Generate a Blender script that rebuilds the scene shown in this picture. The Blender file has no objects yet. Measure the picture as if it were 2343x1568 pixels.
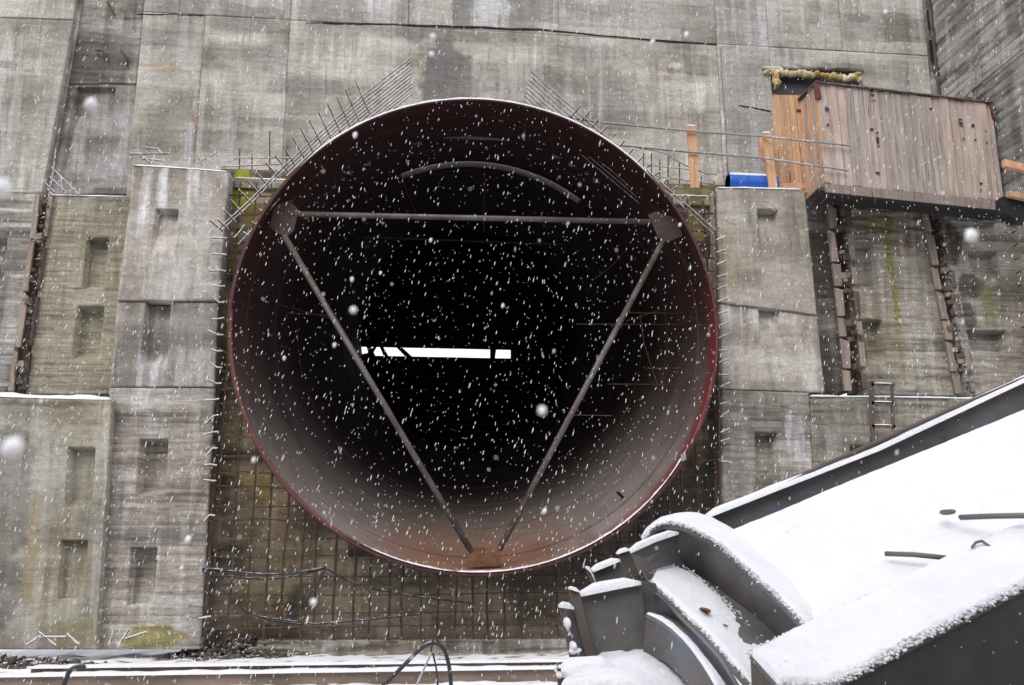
import bpy, bmesh, math, random
import numpy as np
from mathutils import Vector, Matrix
random.seed(7); rng = np.random.default_rng(11)
S = bpy.context.scene
COL = S.collection

# ------------------------------------------------------------------ camera, sky, sun, exposure
F = 2130.0; PITCH = math.radians(12.35); YAW = math.radians(5.95); CAM = np.array([0, -20.5, 2.1])
fw = np.array([math.sin(YAW)*math.cos(PITCH), math.cos(YAW)*math.cos(PITCH), math.sin(PITCH)])
rt = np.array([math.cos(YAW), -math.sin(YAW), 0.0]); up = np.cross(rt, fw)
cd = bpy.data.cameras.new('camera'); cam = bpy.data.objects.new('camera', cd); COL.objects.link(cam)
cd.sensor_width = 36; cd.lens = 36*F/2342; cd.clip_start = .05; cd.clip_end = 2000
cam.matrix_world = Matrix(((rt[0], up[0], -fw[0], CAM[0]), (rt[1], up[1], -fw[1], CAM[1]), (rt[2], up[2], -fw[2], CAM[2]), (0, 0, 0, 1)))
cd.dof.use_dof = True; cd.dof.focus_distance = 17; cd.dof.aperture_fstop = 4.5
S.camera = cam
SUN_EL, SUN_AZ = math.radians(42), math.radians(212)     # azimuth: 180 = behind the camera
w = bpy.data.worlds.new('World'); S.world = w; w.use_nodes = True
nt = w.node_tree; nt.nodes.clear()
o_ = nt.nodes.new('ShaderNodeOutputWorld'); bg = nt.nodes.new('ShaderNodeBackground'); sky = nt.nodes.new('ShaderNodeTexSky')
sky.sky_type = 'NISHITA'; sky.sun_disc = False; sky.sun_elevation = SUN_EL; sky.sun_rotation = SUN_AZ
sky.dust_density = 6; sky.air_density = 1
mx = nt.nodes.new('ShaderNodeMix'); mx.data_type = 'RGBA'; mx.inputs[0].default_value = .93      # cloud deck over the clear sky
mx.inputs[7].default_value = (8.6, 8.6, 9.1, 1)
nt.links.new(sky.outputs[0], mx.inputs[6]); nt.links.new(mx.outputs[2], bg.inputs[0]); bg.inputs[1].default_value = .10
nt.links.new(bg.outputs[0], o_.inputs[0])
sd = bpy.data.lights.new('sun', 'SUN'); sun = bpy.data.objects.new('sun', sd); COL.objects.link(sun)
sd.energy = 1.3; sd.angle = math.radians(40); sd.color = (1, .97, .93)
sv = Vector((math.sin(SUN_AZ)*math.cos(SUN_EL), math.cos(SUN_AZ)*math.cos(SUN_EL), math.sin(SUN_EL)))
sun.rotation_euler = sv.to_track_quat('Z', 'Y').to_euler()
S.view_settings.view_transform = 'Standard'; S.view_settings.look = 'None'; S.view_settings.gamma = 1
S.view_settings.use_curve_mapping = False; S.view_settings.exposure = .60

# ------------------------------------------------------------------ helpers
def px(u, v, Y):
    "world point on the vertical plane at depth Y that lies in the given direction"
    d = fw + rt*(u-1171)/F + up*(784-v)/F
    return CAM + d*(Y-CAM[1])/d[1]
def H(x, y, seed):
    x = x.astype(np.int64); y = y.astype(np.int64)
    h = (x*374761393 + y*668265263 + seed*974634777) & 0xffffffff
    h = ((h ^ (h >> 13))*1274126177) & 0xffffffff
    return ((h ^ (h >> 16)) & 0xffffff)/float(0xffffff)
def vn(x, y, seed=0):
    x = np.asarray(x, float); y = np.asarray(y, float)
    xi = np.floor(x); yi = np.floor(y); fx = x-xi; fy = y-yi
    fx = fx*fx*(3-2*fx); fy = fy*fy*(3-2*fy)
    a = H(xi, yi, seed); b = H(xi+1, yi, seed); c = H(xi, yi+1, seed); d = H(xi+1, yi+1, seed)
    return (a*(1-fx)+b*fx)*(1-fy)+(c*(1-fx)+d*fx)*fy
def fbm(x, y, seed=0, o=4):
    s = 0; a = .5; t = 0
    for i in range(o):
        s = s+a*vn(x*2**i, y*2**i, seed+i*17); t += a; a *= .55
    return s/t
def ss(a, b, x):
    t = np.clip((x-a)/(b-a), 0, 1); return t*t*(3-2*t)

def link(name, me, mat=None, parent=None, smooth=False):
    ob = bpy.data.objects.new(name, me); COL.objects.link(ob)
    if mat and not me.materials: me.materials.append(mat)
    if smooth:
        me.polygons.foreach_set('use_smooth', [True]*len(me.polygons))
    if parent is not None:
        ob.parent = parent; ob.matrix_parent_inverse = parent.matrix_world.inverted()
    return ob
def mesh(name, V, Fc, mat=None, parent=None, smooth=False, cols=None):
    me = bpy.data.meshes.new(name); me.from_pydata([tuple(map(float, v)) for v in V], [], [tuple(map(int, f)) for f in Fc]); me.update()
    if cols is not None: setcol(me, cols)
    return link(name, me, mat, parent, smooth)
def setcol(me, cols, alpha=None):
    at = me.color_attributes.new('tint', 'FLOAT_COLOR', 'POINT')
    c = np.ones((len(me.vertices), 4), np.float32); c[:, :3] = cols
    if alpha is not None: c[:, 3] = alpha
    at.data.foreach_set('color', c.ravel())
def thing(name, label, cat, loc=(0, 0, 0), group=None):
    o = bpy.data.objects.new(name, None); COL.objects.link(o); o.location = tuple(map(float, loc)); o.empty_display_size = .2
    o['label'] = label; o['category'] = cat
    if group: o['group'] = group
    bpy.context.view_layer.update() if False else None
    o.matrix_world = Matrix.Translation(Vector(tuple(map(float, loc))))
    return o
def tag(o, label, cat, group=None):
    o['label'] = label; o['category'] = cat
    if group: o['group'] = group
    return o

class MB:
    def __init__(s): s.v = []; s.f = []
    def add(s, V, Fc):
        n = len(s.v); s.v += [tuple(map(float, p)) for p in V]; s.f += [tuple(i+n for i in f) for f in Fc]; return s
    def tube(s, pts, r, n=6, rr=None):
        pts = [np.array(p, float) for p in pts]; V = []; N = len(pts)
        for i, p in enumerate(pts):
            t = pts[min(i+1, N-1)]-pts[max(i-1, 0)]; t = t/(np.linalg.norm(t)+1e-9)
            a = np.cross(t, [0, 1, 0]) if abs(t[1]) < .9 else np.cross(t, [1, 0, 0]); a = a/np.linalg.norm(a); b = np.cross(t, a)
            R = r if rr is None else rr[i]
            for k in range(n):
                an = 2*math.pi*k/n; V.append(p+R*(math.cos(an)*a+math.sin(an)*b))
        Fc = [(i*n+k, i*n+(k+1) % n, (i+1)*n+(k+1) % n, (i+1)*n+k) for i in range(N-1) for k in range(n)]
        Fc += [tuple(range(n))[::-1], tuple((N-1)*n+k for k in range(n))]
        return s.add(V, Fc)
    def prism(s, quad, off):
        "a flat outline given thickness by the vector off"
        q = [np.array(p, float) for p in quad]; off = np.array(off, float); n = len(q)
        V = q+[p+off for p in q]
        Fc = [tuple(range(n)), tuple(range(n, 2*n))[::-1]]+[(i, i+n, (i+1) % n+n, (i+1) % n) for i in range(n)]
        return s.add(V, Fc)
    def bar(s, p, q, wd, ht, upv=(0, 0, 1)):
        p = np.array(p, float); q = np.array(q, float); t = q-p; t /= np.linalg.norm(t); a = np.cross(t, upv); a /= np.linalg.norm(a); b = np.cross(a, t)
        c = [p+a*x*wd/2+b*y*ht/2 for x, y in ((-1, -1), (1, -1), (1, 1), (-1, 1))]
        return s.prism(c, q-p)
    def build(s, name, mat, parent=None, smooth=False, bevel=0):
        ob = mesh(name, s.v, s.f, mat, parent, smooth)
        if bevel:
            m = ob.modifiers.new('bevel', 'BEVEL'); m.width = bevel; m.segments = 2; m.limit_method = 'ANGLE'
        return ob

# ------------------------------------------------------------------ materials
def newmat(name, rough=.8, metal=0.0):
    m = bpy.data.materials.new(name); m.use_nodes = True; t = m.node_tree; b = t.nodes['Principled BSDF']
    b.inputs['Roughness'].default_value = rough; b.inputs['Metallic'].default_value = metal
    return m, t, b
def nz(t, scale, sc=(1, 1, 1), detail=6, rough=.6):
    g = t.nodes.new('ShaderNodeNewGeometry'); mp = t.nodes.new('ShaderNodeMapping'); n = t.nodes.new('ShaderNodeTexNoise')
    mp.inputs['Scale'].default_value = sc; n.inputs['Scale'].default_value = scale; n.inputs['Detail'].default_value = detail; n.inputs['Roughness'].default_value = rough
    t.links.new(g.outputs['Position'], mp.inputs[0]); t.links.new(mp.outputs[0], n.inputs['Vector']); return n.outputs['Fac']
def ramp(t, fac, stops):
    r = t.nodes.new('ShaderNodeValToRGB'); e = r.color_ramp.elements
    e[0].position = stops[0][0]; e[0].color = (*stops[0][1], 1); e[1].position = stops[-1][0]; e[1].color = (*stops[-1][1], 1)
    for p, c in stops[1:-1]:
        x = e.new(p); x.color = (*c, 1)
    t.links.new(fac, r.inputs[0]); return r.outputs[0]
def mulc(t, a, b, fac=1, mode='MULTIPLY'):
    m = t.nodes.new('ShaderNodeMix'); m.data_type = 'RGBA'; m.blend_type = mode; m.inputs[0].default_value = fac
    t.links.new(a, m.inputs[6]); t.links.new(b, m.inputs[7]); return m.outputs[2]
def bump(t, b, h, strength=.3, dist=.02):
    n = t.nodes.new('ShaderNodeBump'); n.inputs['Strength'].default_value = strength; n.inputs['Distance'].default_value = dist
    t.links.new(h, n.inputs['Height']); t.links.new(n.outputs[0], b.inputs['Normal'])
def attr(t, name='tint'):
    a = t.nodes.new('ShaderNodeAttribute'); a.attribute_name = name; return a.outputs['Color']

def m_concrete():
    m, t, b = newmat('concrete', .92)
    c = attr(t)
    f1 = ramp(t, nz(t, 7, (1, 1, 1.5), 8, .7), [(.25, (.70, .70, .70)), (.5, (1, 1, 1)), (.8, (1.22, 1.22, 1.22))])
    f2 = ramp(t, nz(t, 9, (1, 1, .16), 5, .65), [(.3, (.93, .93, .93)), (.7, (1.06, 1.06, 1.06))])
    f3 = ramp(t, nz(t, 7, (.2, .3, 1.3), 6, .7), [(.3, (.90, .895, .89)), (.7, (1.07, 1.07, 1.07))])
    c = mulc(t, mulc(t, mulc(t, c, f1), f2), f3)
    gr_ = ramp(t, nz(t, 38, (1, 1, 1), 3, .7), [(.3, (.78, .78, .78)), (.7, (1.2, 1.2, 1.2))]); c = mulc(t, c, gr_)
    pit = ramp(t, nz(t, 17, (1, 1, 1.4), 3, .6), [(.24, (.35, .33, .3)), (.33, (1, 1, 1))])
    c = mulc(t, c, pit)
    # crisp wandering hairlines left by the form boards, and narrow lime runs
    at = t.nodes.new('ShaderNodeAttribute'); at.attribute_name = 'tint'
    def line(scale, sc, w_, dk, det=4):
        n = nz(t, scale, sc, det, .55); return ramp(t, n, [(.5-w_*2.2, (1, 1, 1)), (.5-w_*.5, (dk, dk*.97, dk*.94)), (.5+w_*.5, (dk, dk*.97, dk*.94)), (.5+w_*2.2, (1, 1, 1))])
    l1 = line(1.7, (.16, .16, 3.4), .008, .25); l2 = line(3.4, (.14, .14, 2.4), .010, .4)
    l3 = line(1.3, (.5, .5, .9), .0030, .80, 6)
    mm = t.nodes.new('ShaderNodeMix'); mm.data_type = 'RGBA'; t.links.new(at.outputs['Alpha'], mm.inputs[0]); mm.inputs[6].default_value = (1, 1, 1, 1); t.links.new(mulc(t, l1, l2), mm.inputs[7])
    c = mulc(t, mulc(t, c, mm.outputs[2]), l3)
    dr = ramp(t, nz(t, 5, (1.6, 1.6, .10), 5, .6), [(.52, (1, 1, 1)), (.60, (1.3, 1.3, 1.3)), (.70, (1.45, 1.45, 1.47))])
    dm = ramp(t, nz(t, .8, (1, 1, .6), 4, .6), [(.46, (0, 0, 0)), (.60, (1, 1, 1))])
    m3 = t.nodes.new('ShaderNodeMix'); m3.data_type = 'RGBA'; t.links.new(dm, m3.inputs[0]); m3.inputs[6].default_value = (1, 1, 1, 1); t.links.new(dr, m3.inputs[7]); c = mulc(t, c, m3.outputs[2])
    dd = ramp(t, nz(t, 6.5, (1.3, 1.3, .13), 5, .6), [(.34, (.76, .75, .73)), (.44, (1, 1, 1))]); c = mulc(t, c, dd)
    t.links.new(c, b.inputs['Base Color'])
    bump(t, b, mulc(t, mulc(t, f1, f3), mm.outputs[2]), .7, .02)
    return m
def m_painted(name, rough, stops, scale=3, sc=(1, 1, 1), bs=.3, metal=0, spec=.5, useattr=False):
    m, t, b = newmat(name, rough, metal)
    n = nz(t, scale, sc, 8, .68); c = ramp(t, n, stops)
    if useattr: c = mulc(t, c, attr(t))
    t.links.new(c, b.inputs['Base Color']); bump(t, b, n, bs, .01); b.inputs['Specular IOR Level'].default_value = spec
    return m
def snow_over(t, b, col, lo=.35, hi=.6):
    "fresh snow caught on faces that look up"
    g = t.nodes.new('ShaderNodeNewGeometry'); sp = t.nodes.new('ShaderNodeSeparateXYZ'); t.links.new(g.outputs['True Normal'], sp.inputs[0])
    n = nz(t, 9, (1, 1, 1), 3); a = t.nodes.new('ShaderNodeMath'); a.operation = 'ADD'; t.links.new(sp.outputs[2], a.inputs[0])
    s2 = t.nodes.new('ShaderNodeMath'); s2.operation = 'MULTIPLY_ADD'; s2.inputs[1].default_value = .9; s2.inputs[2].default_value = -.45
    t.links.new(n, s2.inputs[0]); t.links.new(s2.outputs[0], a.inputs[1])
    mr = t.nodes.new('ShaderNodeMapRange'); mr.inputs[1].default_value = lo; mr.inputs[2].default_value = hi; t.links.new(a.outputs[0], mr.inputs[0])
    m = t.nodes.new('ShaderNodeMix'); m.data_type = 'RGBA'; t.links.new(mr.outputs[0], m.inputs[0]); t.links.new(col, m.inputs[6]); m.inputs[7].default_value = (.84, .85, .9, 1)
    t.links.new(m.outputs[2], b.inputs['Base Color'])
def m_snowy(name, rough, stops, scale=6, lo=.35, hi=.6):
    m, t, b = newmat(name, rough); n = nz(t, scale, (1, 1, 1), 6); snow_over(t, b, ramp(t, n, stops), lo, hi); bump(t, b, n, .3, .01); return m
def m_snow():
    m, t, b = newmat('snow', .75)
    n = nz(t, 30, (1, 1, 1), 8, .7)
    t.links.new(ramp(t, nz(t, 2.5), [(.3, (.74, .755, .82)), (.7, (.83, .835, .87))]), b.inputs['Base Color'])
    bump(t, b, n, .8, .035); b.inputs['Subsurface Weight'].default_value = .1; b.inputs['Subsurface Radius'].default_value = (.03, .03, .04)
    return m
def m_wood(name, stops, scale=4):
    m, t, b = newmat(name, .85); oi = t.nodes.new('ShaderNodeObjectInfo')
    g = t.nodes.new('ShaderNodeNewGeometry'); mp = t.nodes.new('ShaderNodeMapping'); mp.inputs['Scale'].default_value = (9, 9, .8); n = t.nodes.new('ShaderNodeTexNoise')
    ad = t.nodes.new('ShaderNodeVectorMath'); ad.operation = 'ADD'; ml = t.nodes.new('ShaderNodeMath'); ml.operation = 'MULTIPLY'; ml.inputs[1].default_value = 57
    t.links.new(oi.outputs['Random'], ml.inputs[0]); t.links.new(g.outputs['Position'], mp.inputs[0]); t.links.new(mp.outputs[0], ad.inputs[0]); t.links.new(ml.outputs[0], ad.inputs[1]); t.links.new(ad.outputs[0], n.inputs['Vector'])
    n.inputs['Scale'].default_value = 1.2; n.inputs['Detail'].default_value = 8; n.inputs['Roughness'].default_value = .65
    c = ramp(t, n.outputs['Fac'], stops)
    rv = ramp(t, oi.outputs['Random'], [(0, (.80, .81, .84)), (.4, (.95, .95, .96)), (.75, (1.08, 1.0, .94)), (1, (1.16, 1.15, 1.13))])
    kn = t.nodes.new('ShaderNodeTexVoronoi'); kn.inputs['Scale'].default_value = .9; t.links.new(ad.outputs[0], kn.inputs['Vector'])
    k = ramp(t, kn.outputs['Distance'], [(.05, (.28, .2, .15)), (.13, (1, 1, 1))])
    t.links.new(mulc(t, mulc(t, c, rv), k), b.inputs['Base Color']); bump(t, b, n.outputs['Fac'], .4, .01); return m

M = {}
M['concrete'] = m_concrete()
M['snow'] = m_snow()
M['steel'] = m_painted('mill steel', .45, [(.28, (.045, .045, .052)), (.44, (.10, .097, .105)), (.54, (.135, .122, .116)), (.66, (.135, .155, .2))], 1.5, (1, 1, 1.8), .2, .25)  # blue tone puts a bluish sheen into the steel colour
M['steel_pale'] = m_painted('pale dusty steel', .6, [(.25, (.05, .05, .052)), (.5, (.11, .106, .10)), (.8, (.19, .175, .15))], 2.2, (1, 1, 1), .2, .1)
M['steel_brown'] = m_painted('browned flange steel', .7, [(.25, (.03, .025, .024)), (.55, (.085, .068, .062)), (.8, (.13, .10, .09))], 5)
M['rust'] = m_painted('rust', .85, [(.25, (.05, .022, .014)), (.55, (.15, .065, .03)), (.8, (.24, .12, .06))], 6)
M['strut'] = m_painted('strut steel', .5, [(.3, (.045, .025, .02)), (.5, (.085, .065, .062)), (.8, (.16, .15, .155))], 2.5)
M['pipe'] = m_painted('primed pipe steel', .72, [(.2, (.72, .72, .72)), (.5, (1, 1, 1)), (.8, (1.25, 1.2, 1.2))], 1.7, (1, 1, 1), .15, 0, .22, True)
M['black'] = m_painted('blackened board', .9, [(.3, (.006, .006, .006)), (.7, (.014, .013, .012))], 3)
M['tarp'] = m_painted('grey sheeting', .6, [(.3, (.045, .045, .05)), (.7, (.075, .075, .08))], 5)
M['cable'] = m_snowy('black rubber cable', .6, [(.3, (.008, .008, .009)), (.7, (.03, .03, .032))], 6, .8, 1.15)
M['rebar'] = m_painted('rusty rebar', .85, [(.25, (.03, .018, .012)), (.5, (.075, .045, .028)), (.8, (.2, .105, .05))], 5)
M['rebar_snow'] = m_snowy('snowy rebar', .85, [(.25, (.05, .035, .03)), (.7, (.14, .085, .055))], 8, -.2, .3)
M['rail'] = m_snowy('snowy rod', .6, [(.3, (.15, .15, .16)), (.7, (.3, .3, .31))], 8, .1, .5)
M['wood'] = m_wood('weathered plank', [(.25, (.13, .11, .10)), (.40, (.30, .255, .232)), (.56, (.43, .365, .33)), (.8, (.56, .50, .465))])
M['wood_new'] = m_wood('fresh pine plank', [(.25, (.25, .14, .08)), (.45, (.50, .30, .175)), (.7, (.66, .42, .26)), (.9, (.72, .5, .33))])
M['wood_dark'] = m_wood('old wet plank', [(.25, (.04, .03, .025)), (.5, (.10, .075, .062)), (.8, (.19, .15, .125))])
M['wood_grey'] = m_wood('grey splintered board', [(.2, (.09, .075, .065)), (.5, (.25, .205, .175)), (.85, (.38, .32, .28))])
M['blue'] = m_painted('blue plastic', .35, [(.3, (.012, .07, .36)), (.7, (.02, .12, .52))], 4)
M['foam'] = m_painted('yellow expanding foam', .8, [(.2, (.09, .05, .015)), (.42, (.27, .17, .045)), (.52, (.45, .34, .14)), (.62, (.68, .62, .5))], 3.5, (1, 1, 1.5), .8)
M['red'] = m_painted('red oxide paint', .7, [(.3, (.085, .022, .02)), (.55, (.13, .038, .032)), (.75, (.2, .07, .04))], 3)
M['ink'] = m_painted('stencil ink', .8, [(.3, (.015, .013, .013)), (.7, (.04, .035, .033))], 30)
M['stone'] = m_snowy('wet rubble', .9, [(.25, (.03, .026, .022)), (.5, (.08, .068, .055)), (.8, (.17, .15, .125))], 5, .75, 1.05)
M['rail_steel'] = m_painted('brown beam steel', .75, [(.25, (.10, .075, .06)), (.5, (.22, .165, .13)), (.8, (.33, .26, .215))], 3, (.3, 1, 1))
def m_green():
    return m_painted('mossy board', .8, [(.3, (.12, .14, .02)), (.7, (.35, .4, .05))], 6)
M['green'] = m_green()
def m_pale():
    return m_painted('lit primer band', .4, [(.3, (.45, .44, .44)), (.7, (.75, .74, .74))], 6, (1, 1, 1), .2, .3)
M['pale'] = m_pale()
M['gusset'] = m_painted('dark gusset steel', .75, [(.25, (.02, .011, .01)), (.55, (.05, .03, .027)), (.8, (.075, .045, .038))], 5)
M['steel_shaded'] = m_painted('shade darkened steel', .6, [(.25, (.012, .012, .013)), (.55, (.024, .022, .023)), (.8, (.04, .037, .037))], 3)  # near web's shadow put into a darker copy of the steel colour
mf, tf, bf = newmat('snowflake', .7); bf.inputs['Base Color'].default_value = (.92, .93, .97, 1)
bf.inputs['Subsurface Weight'].default_value = 0; bf.inputs['Transmission Weight'].default_value = 0
M['flake'] = mf

# ------------------------------------------------------------------ concrete surfaces as relief blocks
BASE = dict(base=(.385, .364, .318), lite=(.53, .508, .455), dark=(.225, .210, .182), jl=.35, row=.55, tint=.3, relief=.006, ridge=.006, bl=.6, streak=.35, dstreak=.35, ochre=.0, och=(.22, .17, .06), seed=1)
def style(**k):
    d = dict(BASE); d.update(k); return d
def panel(name, C, parent, st, thick=.5, pockets=(), spots=(), hole=None, n=(0, -1, 0), res=.036, adir=(1, 0, 0), ragged=0):
    TL, TR, BR, BL = [np.array(c, float) for c in C]; n = np.array(n, float); adir = np.array(adir, float)
    W = .5*(np.linalg.norm(TR-TL)+np.linalg.norm(BR-BL)); Hh = .5*(np.linalg.norm(TL-BL)+np.linalg.norm(TR-BR))
    sl = np.linspace(0, 1, max(3, int(W/res)+1)); tl = np.linspace(0, 1, max(3, int(Hh/res)+1))
    PK = []
    for (q, dep, mode) in pockets:                       # q: four world corners of a cast-in pocket
        c = np.array(q, float).mean(0)
        def st_of(P):
            s, t = .5, .5
            for _ in range(12):
                X = (TL*(1-s)+TR*s)*(1-t)+(BL*(1-s)+BR*s)*t; ds = ((TR-TL)*(1-t)+(BR-BL)*t); dt = ((BL-TL)*(1-s)+(BR-TR)*s); e = np.array(P)-X
                s += e@ds/(ds@ds); t += e@dt/(dt@dt)
            return s, t
        a = [st_of(p) for p in q]; s0 = (a[0][0]+a[3][0])/2; s1 = (a[1][0]+a[2][0])/2; t0 = (a[0][1]+a[1][1])/2; t1 = (a[2][1]+a[3][1])/2
        es, et = .02/W, .02/Hh
        PK.append((s0, s1, t0, t1, es, et, dep, mode))
        sl = sl[(np.abs(sl-s0) > es*1.2) & (np.abs(sl-s1) > es*1.2)]; tl = tl[(np.abs(tl-t0) > et*1.2) & (np.abs(tl-t1) > et*1.2)]
        sl = np.concatenate([sl, [s0, s0+es, s1-es, s1]]); tl = np.concatenate([tl, [t0, t0+et, t1-et, t1]])
    sl = np.unique(sl[(sl >= 0) & (sl <= 1)]); tl = np.unique(tl[(tl >= 0) & (tl <= 1)])
    s, t = np.meshgrid(sl, tl); nu, nv = len(sl), len(tl)
    P = ((TL[None, None]*(1-s[..., None])+TR*s[..., None])*(1-t[..., None])+(BL*(1-s[..., None])+BR*s[..., None])*t[..., None])
    a = P@adir; b = P[..., 2]; sd = st['seed']
    wob = (.02 if st['row'] < .25 else .16)*(fbm(a*1.1, b*2, sd+5, 4)-.5)
    row = np.floor((b+wob)/st['row']); fr = (b+wob)/st['row']-row
    seg = np.floor((a+H(row, row*0, sd)*7)/2.6)
    rt_ = H(row, seg, sd+1); rr = H(row, seg, sd+2)
    h = st['relief']*(rt_-.5)*2+st['ridge']*(fbm(a*1.3, b*11, sd+3, 4)-.5)*2.4+.012*(fbm(a*.7, b*.7, sd+4, 3)-.5)+.006*(fbm(a*9, b*9, sd+6, 3)-.5)
    jl = np.exp(-((fr-.0)/(.02/st['row']))**2)+np.exp(-((1-fr)/(.02/st['row']))**2)
    jm = ss(.35, .7, vn(a*1.1, row*3.1, sd+9))*(st['jl'] if st['row'] > .25 else 1)
    h = h-jl*jm*st['relief']*1.6
    k = .5+(fbm(a*.45, b*2.6, sd+10, 5)-.5)*2.6*st['bl']+(fbm(a*.9, b*.9, sd+11, 5)-.5)*2.8*st['bl']+(rr-.5)*st['tint']*2
    base, lite, dark = [np.array(st[x]) for x in ('base', 'lite', 'dark')]
    k = np.clip(k, 0, 1)[..., None]
    col = np.where(k > .5, base+(lite-base)*(k-.5)*2, dark+(base-dark)*k*2)
    ls = ss(.5, .72, fbm(a*5.5, b*.3, sd+20, 4))*ss(.35, .6, fbm(a*.6, b*.5, sd+21, 4))
    col = col+(np.array((.58, .57, .56))-col)*(ls*st['streak'])[..., None]
    dsk = ss(.5, .72, fbm(a*4.2, b*.25, sd+30, 4))*ss(.35, .65, fbm(a*.5, b*.4, sd+31, 3))
    col = col*(1-.55*dsk*st['dstreak'])[..., None]
    if st['ochre']:
        oc = ss(.48, .7, fbm(a*1.1+3, b*.6, sd+40, 5))*st['ochre']; col = col+(np.array(st['och'])-col)*oc[..., None]
    col = col*(1-.35*jl*jm)[..., None]
    # spots: u, v, ru, rv in metres about a world centre, colour, strength, softness of a ragged outline
    for sp in spots:
        (cx, cz, ra, rb, c, k2) = sp[:6]; sh = sp[6] if len(sp) > 6 else 'e'
        ra = max(ra, .02); rb = max(rb, .02)
        da = (a-cx)/ra; db = (b-cz)/rb; w_ = (fbm(a*3.2, b*3.2, 50, 5)-.5)*1.3
        if sh == 'e': d = np.sqrt(da**2+db**2)+w_; m_ = 1-ss(.7, 1.05, d)
        elif sh == 'r': d = np.maximum(np.abs(da), np.abs(db))+w_*.25; m_ = 1-ss(.88, 1.02, d)
        else: d = np.maximum(np.abs(da+.5*(vn(b*1.5, b*0+cx, 3)-.5)), np.abs(db)**3)+w_*.5; m_ = np.clip((1-ss(.4, 1.1, d))*(.25+1.3*ss(.3, .7, fbm(a*11, b*.6, 8, 3))), 0, 1)
        col = col+(np.array(c)-col)*(m_*k2)[..., None]
    for (s0, s1, t0, t1, es, et, dep, mode) in PK:
        ms = np.clip((s-s0)/es, 0, 1)*np.clip((s1-s)/es, 0, 1); u = np.clip((t-t0)/max(1e-6, t1-t0), 0, 1)
        mt = np.clip((t-t0)/et, 0, 1)*np.clip((t1-t)/et, 0, 1)
        prof = {'box': 1-.2*u, 'fade': np.clip(1-u*1.05, 0, 1), 'sill': np.where(u > .86, 1-(u-.86)/.14*.9, 1)}[mode]
        mm = ms*(mt if mode != 'fade' else np.clip((t-t0)/et, 0, 1)*(t < t1)); h = h*(1-mm*.6)-dep*prof*mm
        inn = mm > .5
        g = vn(a*8, b*.5, sd+60)
        col = np.where(inn[..., None], col*(1.0+.22*g)[..., None], col)
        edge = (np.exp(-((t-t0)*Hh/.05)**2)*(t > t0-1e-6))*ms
        col = col*(1-.35*edge)[..., None]  # soffit shade painted as a darker line at the pocket top
    if ragged:
        e = np.minimum(s*W, (1-s)*W); h = h-ragged*np.exp(-e/.06)*vn(b*7, s*3, sd+70)
    P = P+n*h[..., None]
    back = [TL-n*thick, TR-n*thick, BR-n*thick, BL-n*thick]
    V = P.reshape(-1, 3); idx = np.arange(nu*nv).reshape(nv, nu)
    q = np.stack([idx[:-1, :-1], idx[1:, :-1], idx[1:, 1:], idx[:-1, 1:]], -1).reshape(-1, 4)
    if hole is not None:
        cc = V[q].mean(1); keep = (cc[:, 0]-hole[0])**2+(cc[:, 2]-hole[1])**2 > hole[2]**2; q = q[keep]
    # skirts back to the rear face
    loops = [idx[0, :], idx[:, -1], idx[-1, ::-1], idx[::-1, 0]]
    extra = []; V2 = [V]; base_i = len(V)
    for li, lp in enumerate(loops):
        B = V[lp].copy(); B = B-n*(thick+((B-TL)@n)[:, None]); i0 = base_i; V2.append(B); base_i += len(B)
        j = np.arange(len(lp)-1); e_ = np.stack([lp[:-1], lp[1:], i0+j+1, i0+j], -1)
        if hole is not None:
            mid = (V[lp[:-1]]+V[lp[1:]])/2; e_ = e_[(mid[:, 0]-hole[0])**2+(mid[:, 2]-hole[1])**2 > (hole[2]+.05)**2]
        extra.append(e_)
    V = np.concatenate(V2); q = np.concatenate([q]+extra)
    cols = np.concatenate([col.reshape(-1, 3)]+[np.tile(np.array(dark)*1.2, (len(x), 1)) for x in V2[1:]])
    me = bpy.data.meshes.new(name); me.vertices.add(len(V)); me.vertices.foreach_set('co', V.astype(np.float32).ravel())
    me.loops.add(q.size); me.loops.foreach_set('vertex_index', q.astype(np.int32).ravel())
    me.polygons.add(len(q)); me.polygons.foreach_set('loop_start', (np.arange(len(q))*4).astype(np.int32)); me.polygons.foreach_set('loop_total', np.full(len(q), 4, np.int32))
    me.update(calc_edges=True); me.validate(); setcol(me, np.clip(cols, .01, .9), (.36 if st['row'] > .1 else .5) if st['row'] < .25 else .12)
    return link(name, me, M['concrete'], parent)
def Q(pts, Y): return [px(u, v, Y) for u, v in pts]
def sp(u, v, ru, rv, c, k, sh='e', Y=0):
    P = px(u, v, Y); return (P[0], P[2], ru*(Y-CAM[1])/F, rv*(Y-CAM[1])/F, c, k, sh)
def pk(u0, v0, u1, v1, Y, dep=.26, mode='box', lean=0):
    return (Q([(u0+lean, v0), (u1+lean, v0), (u1-lean, v1), (u0-lean, v1)], Y), dep, mode)

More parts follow.
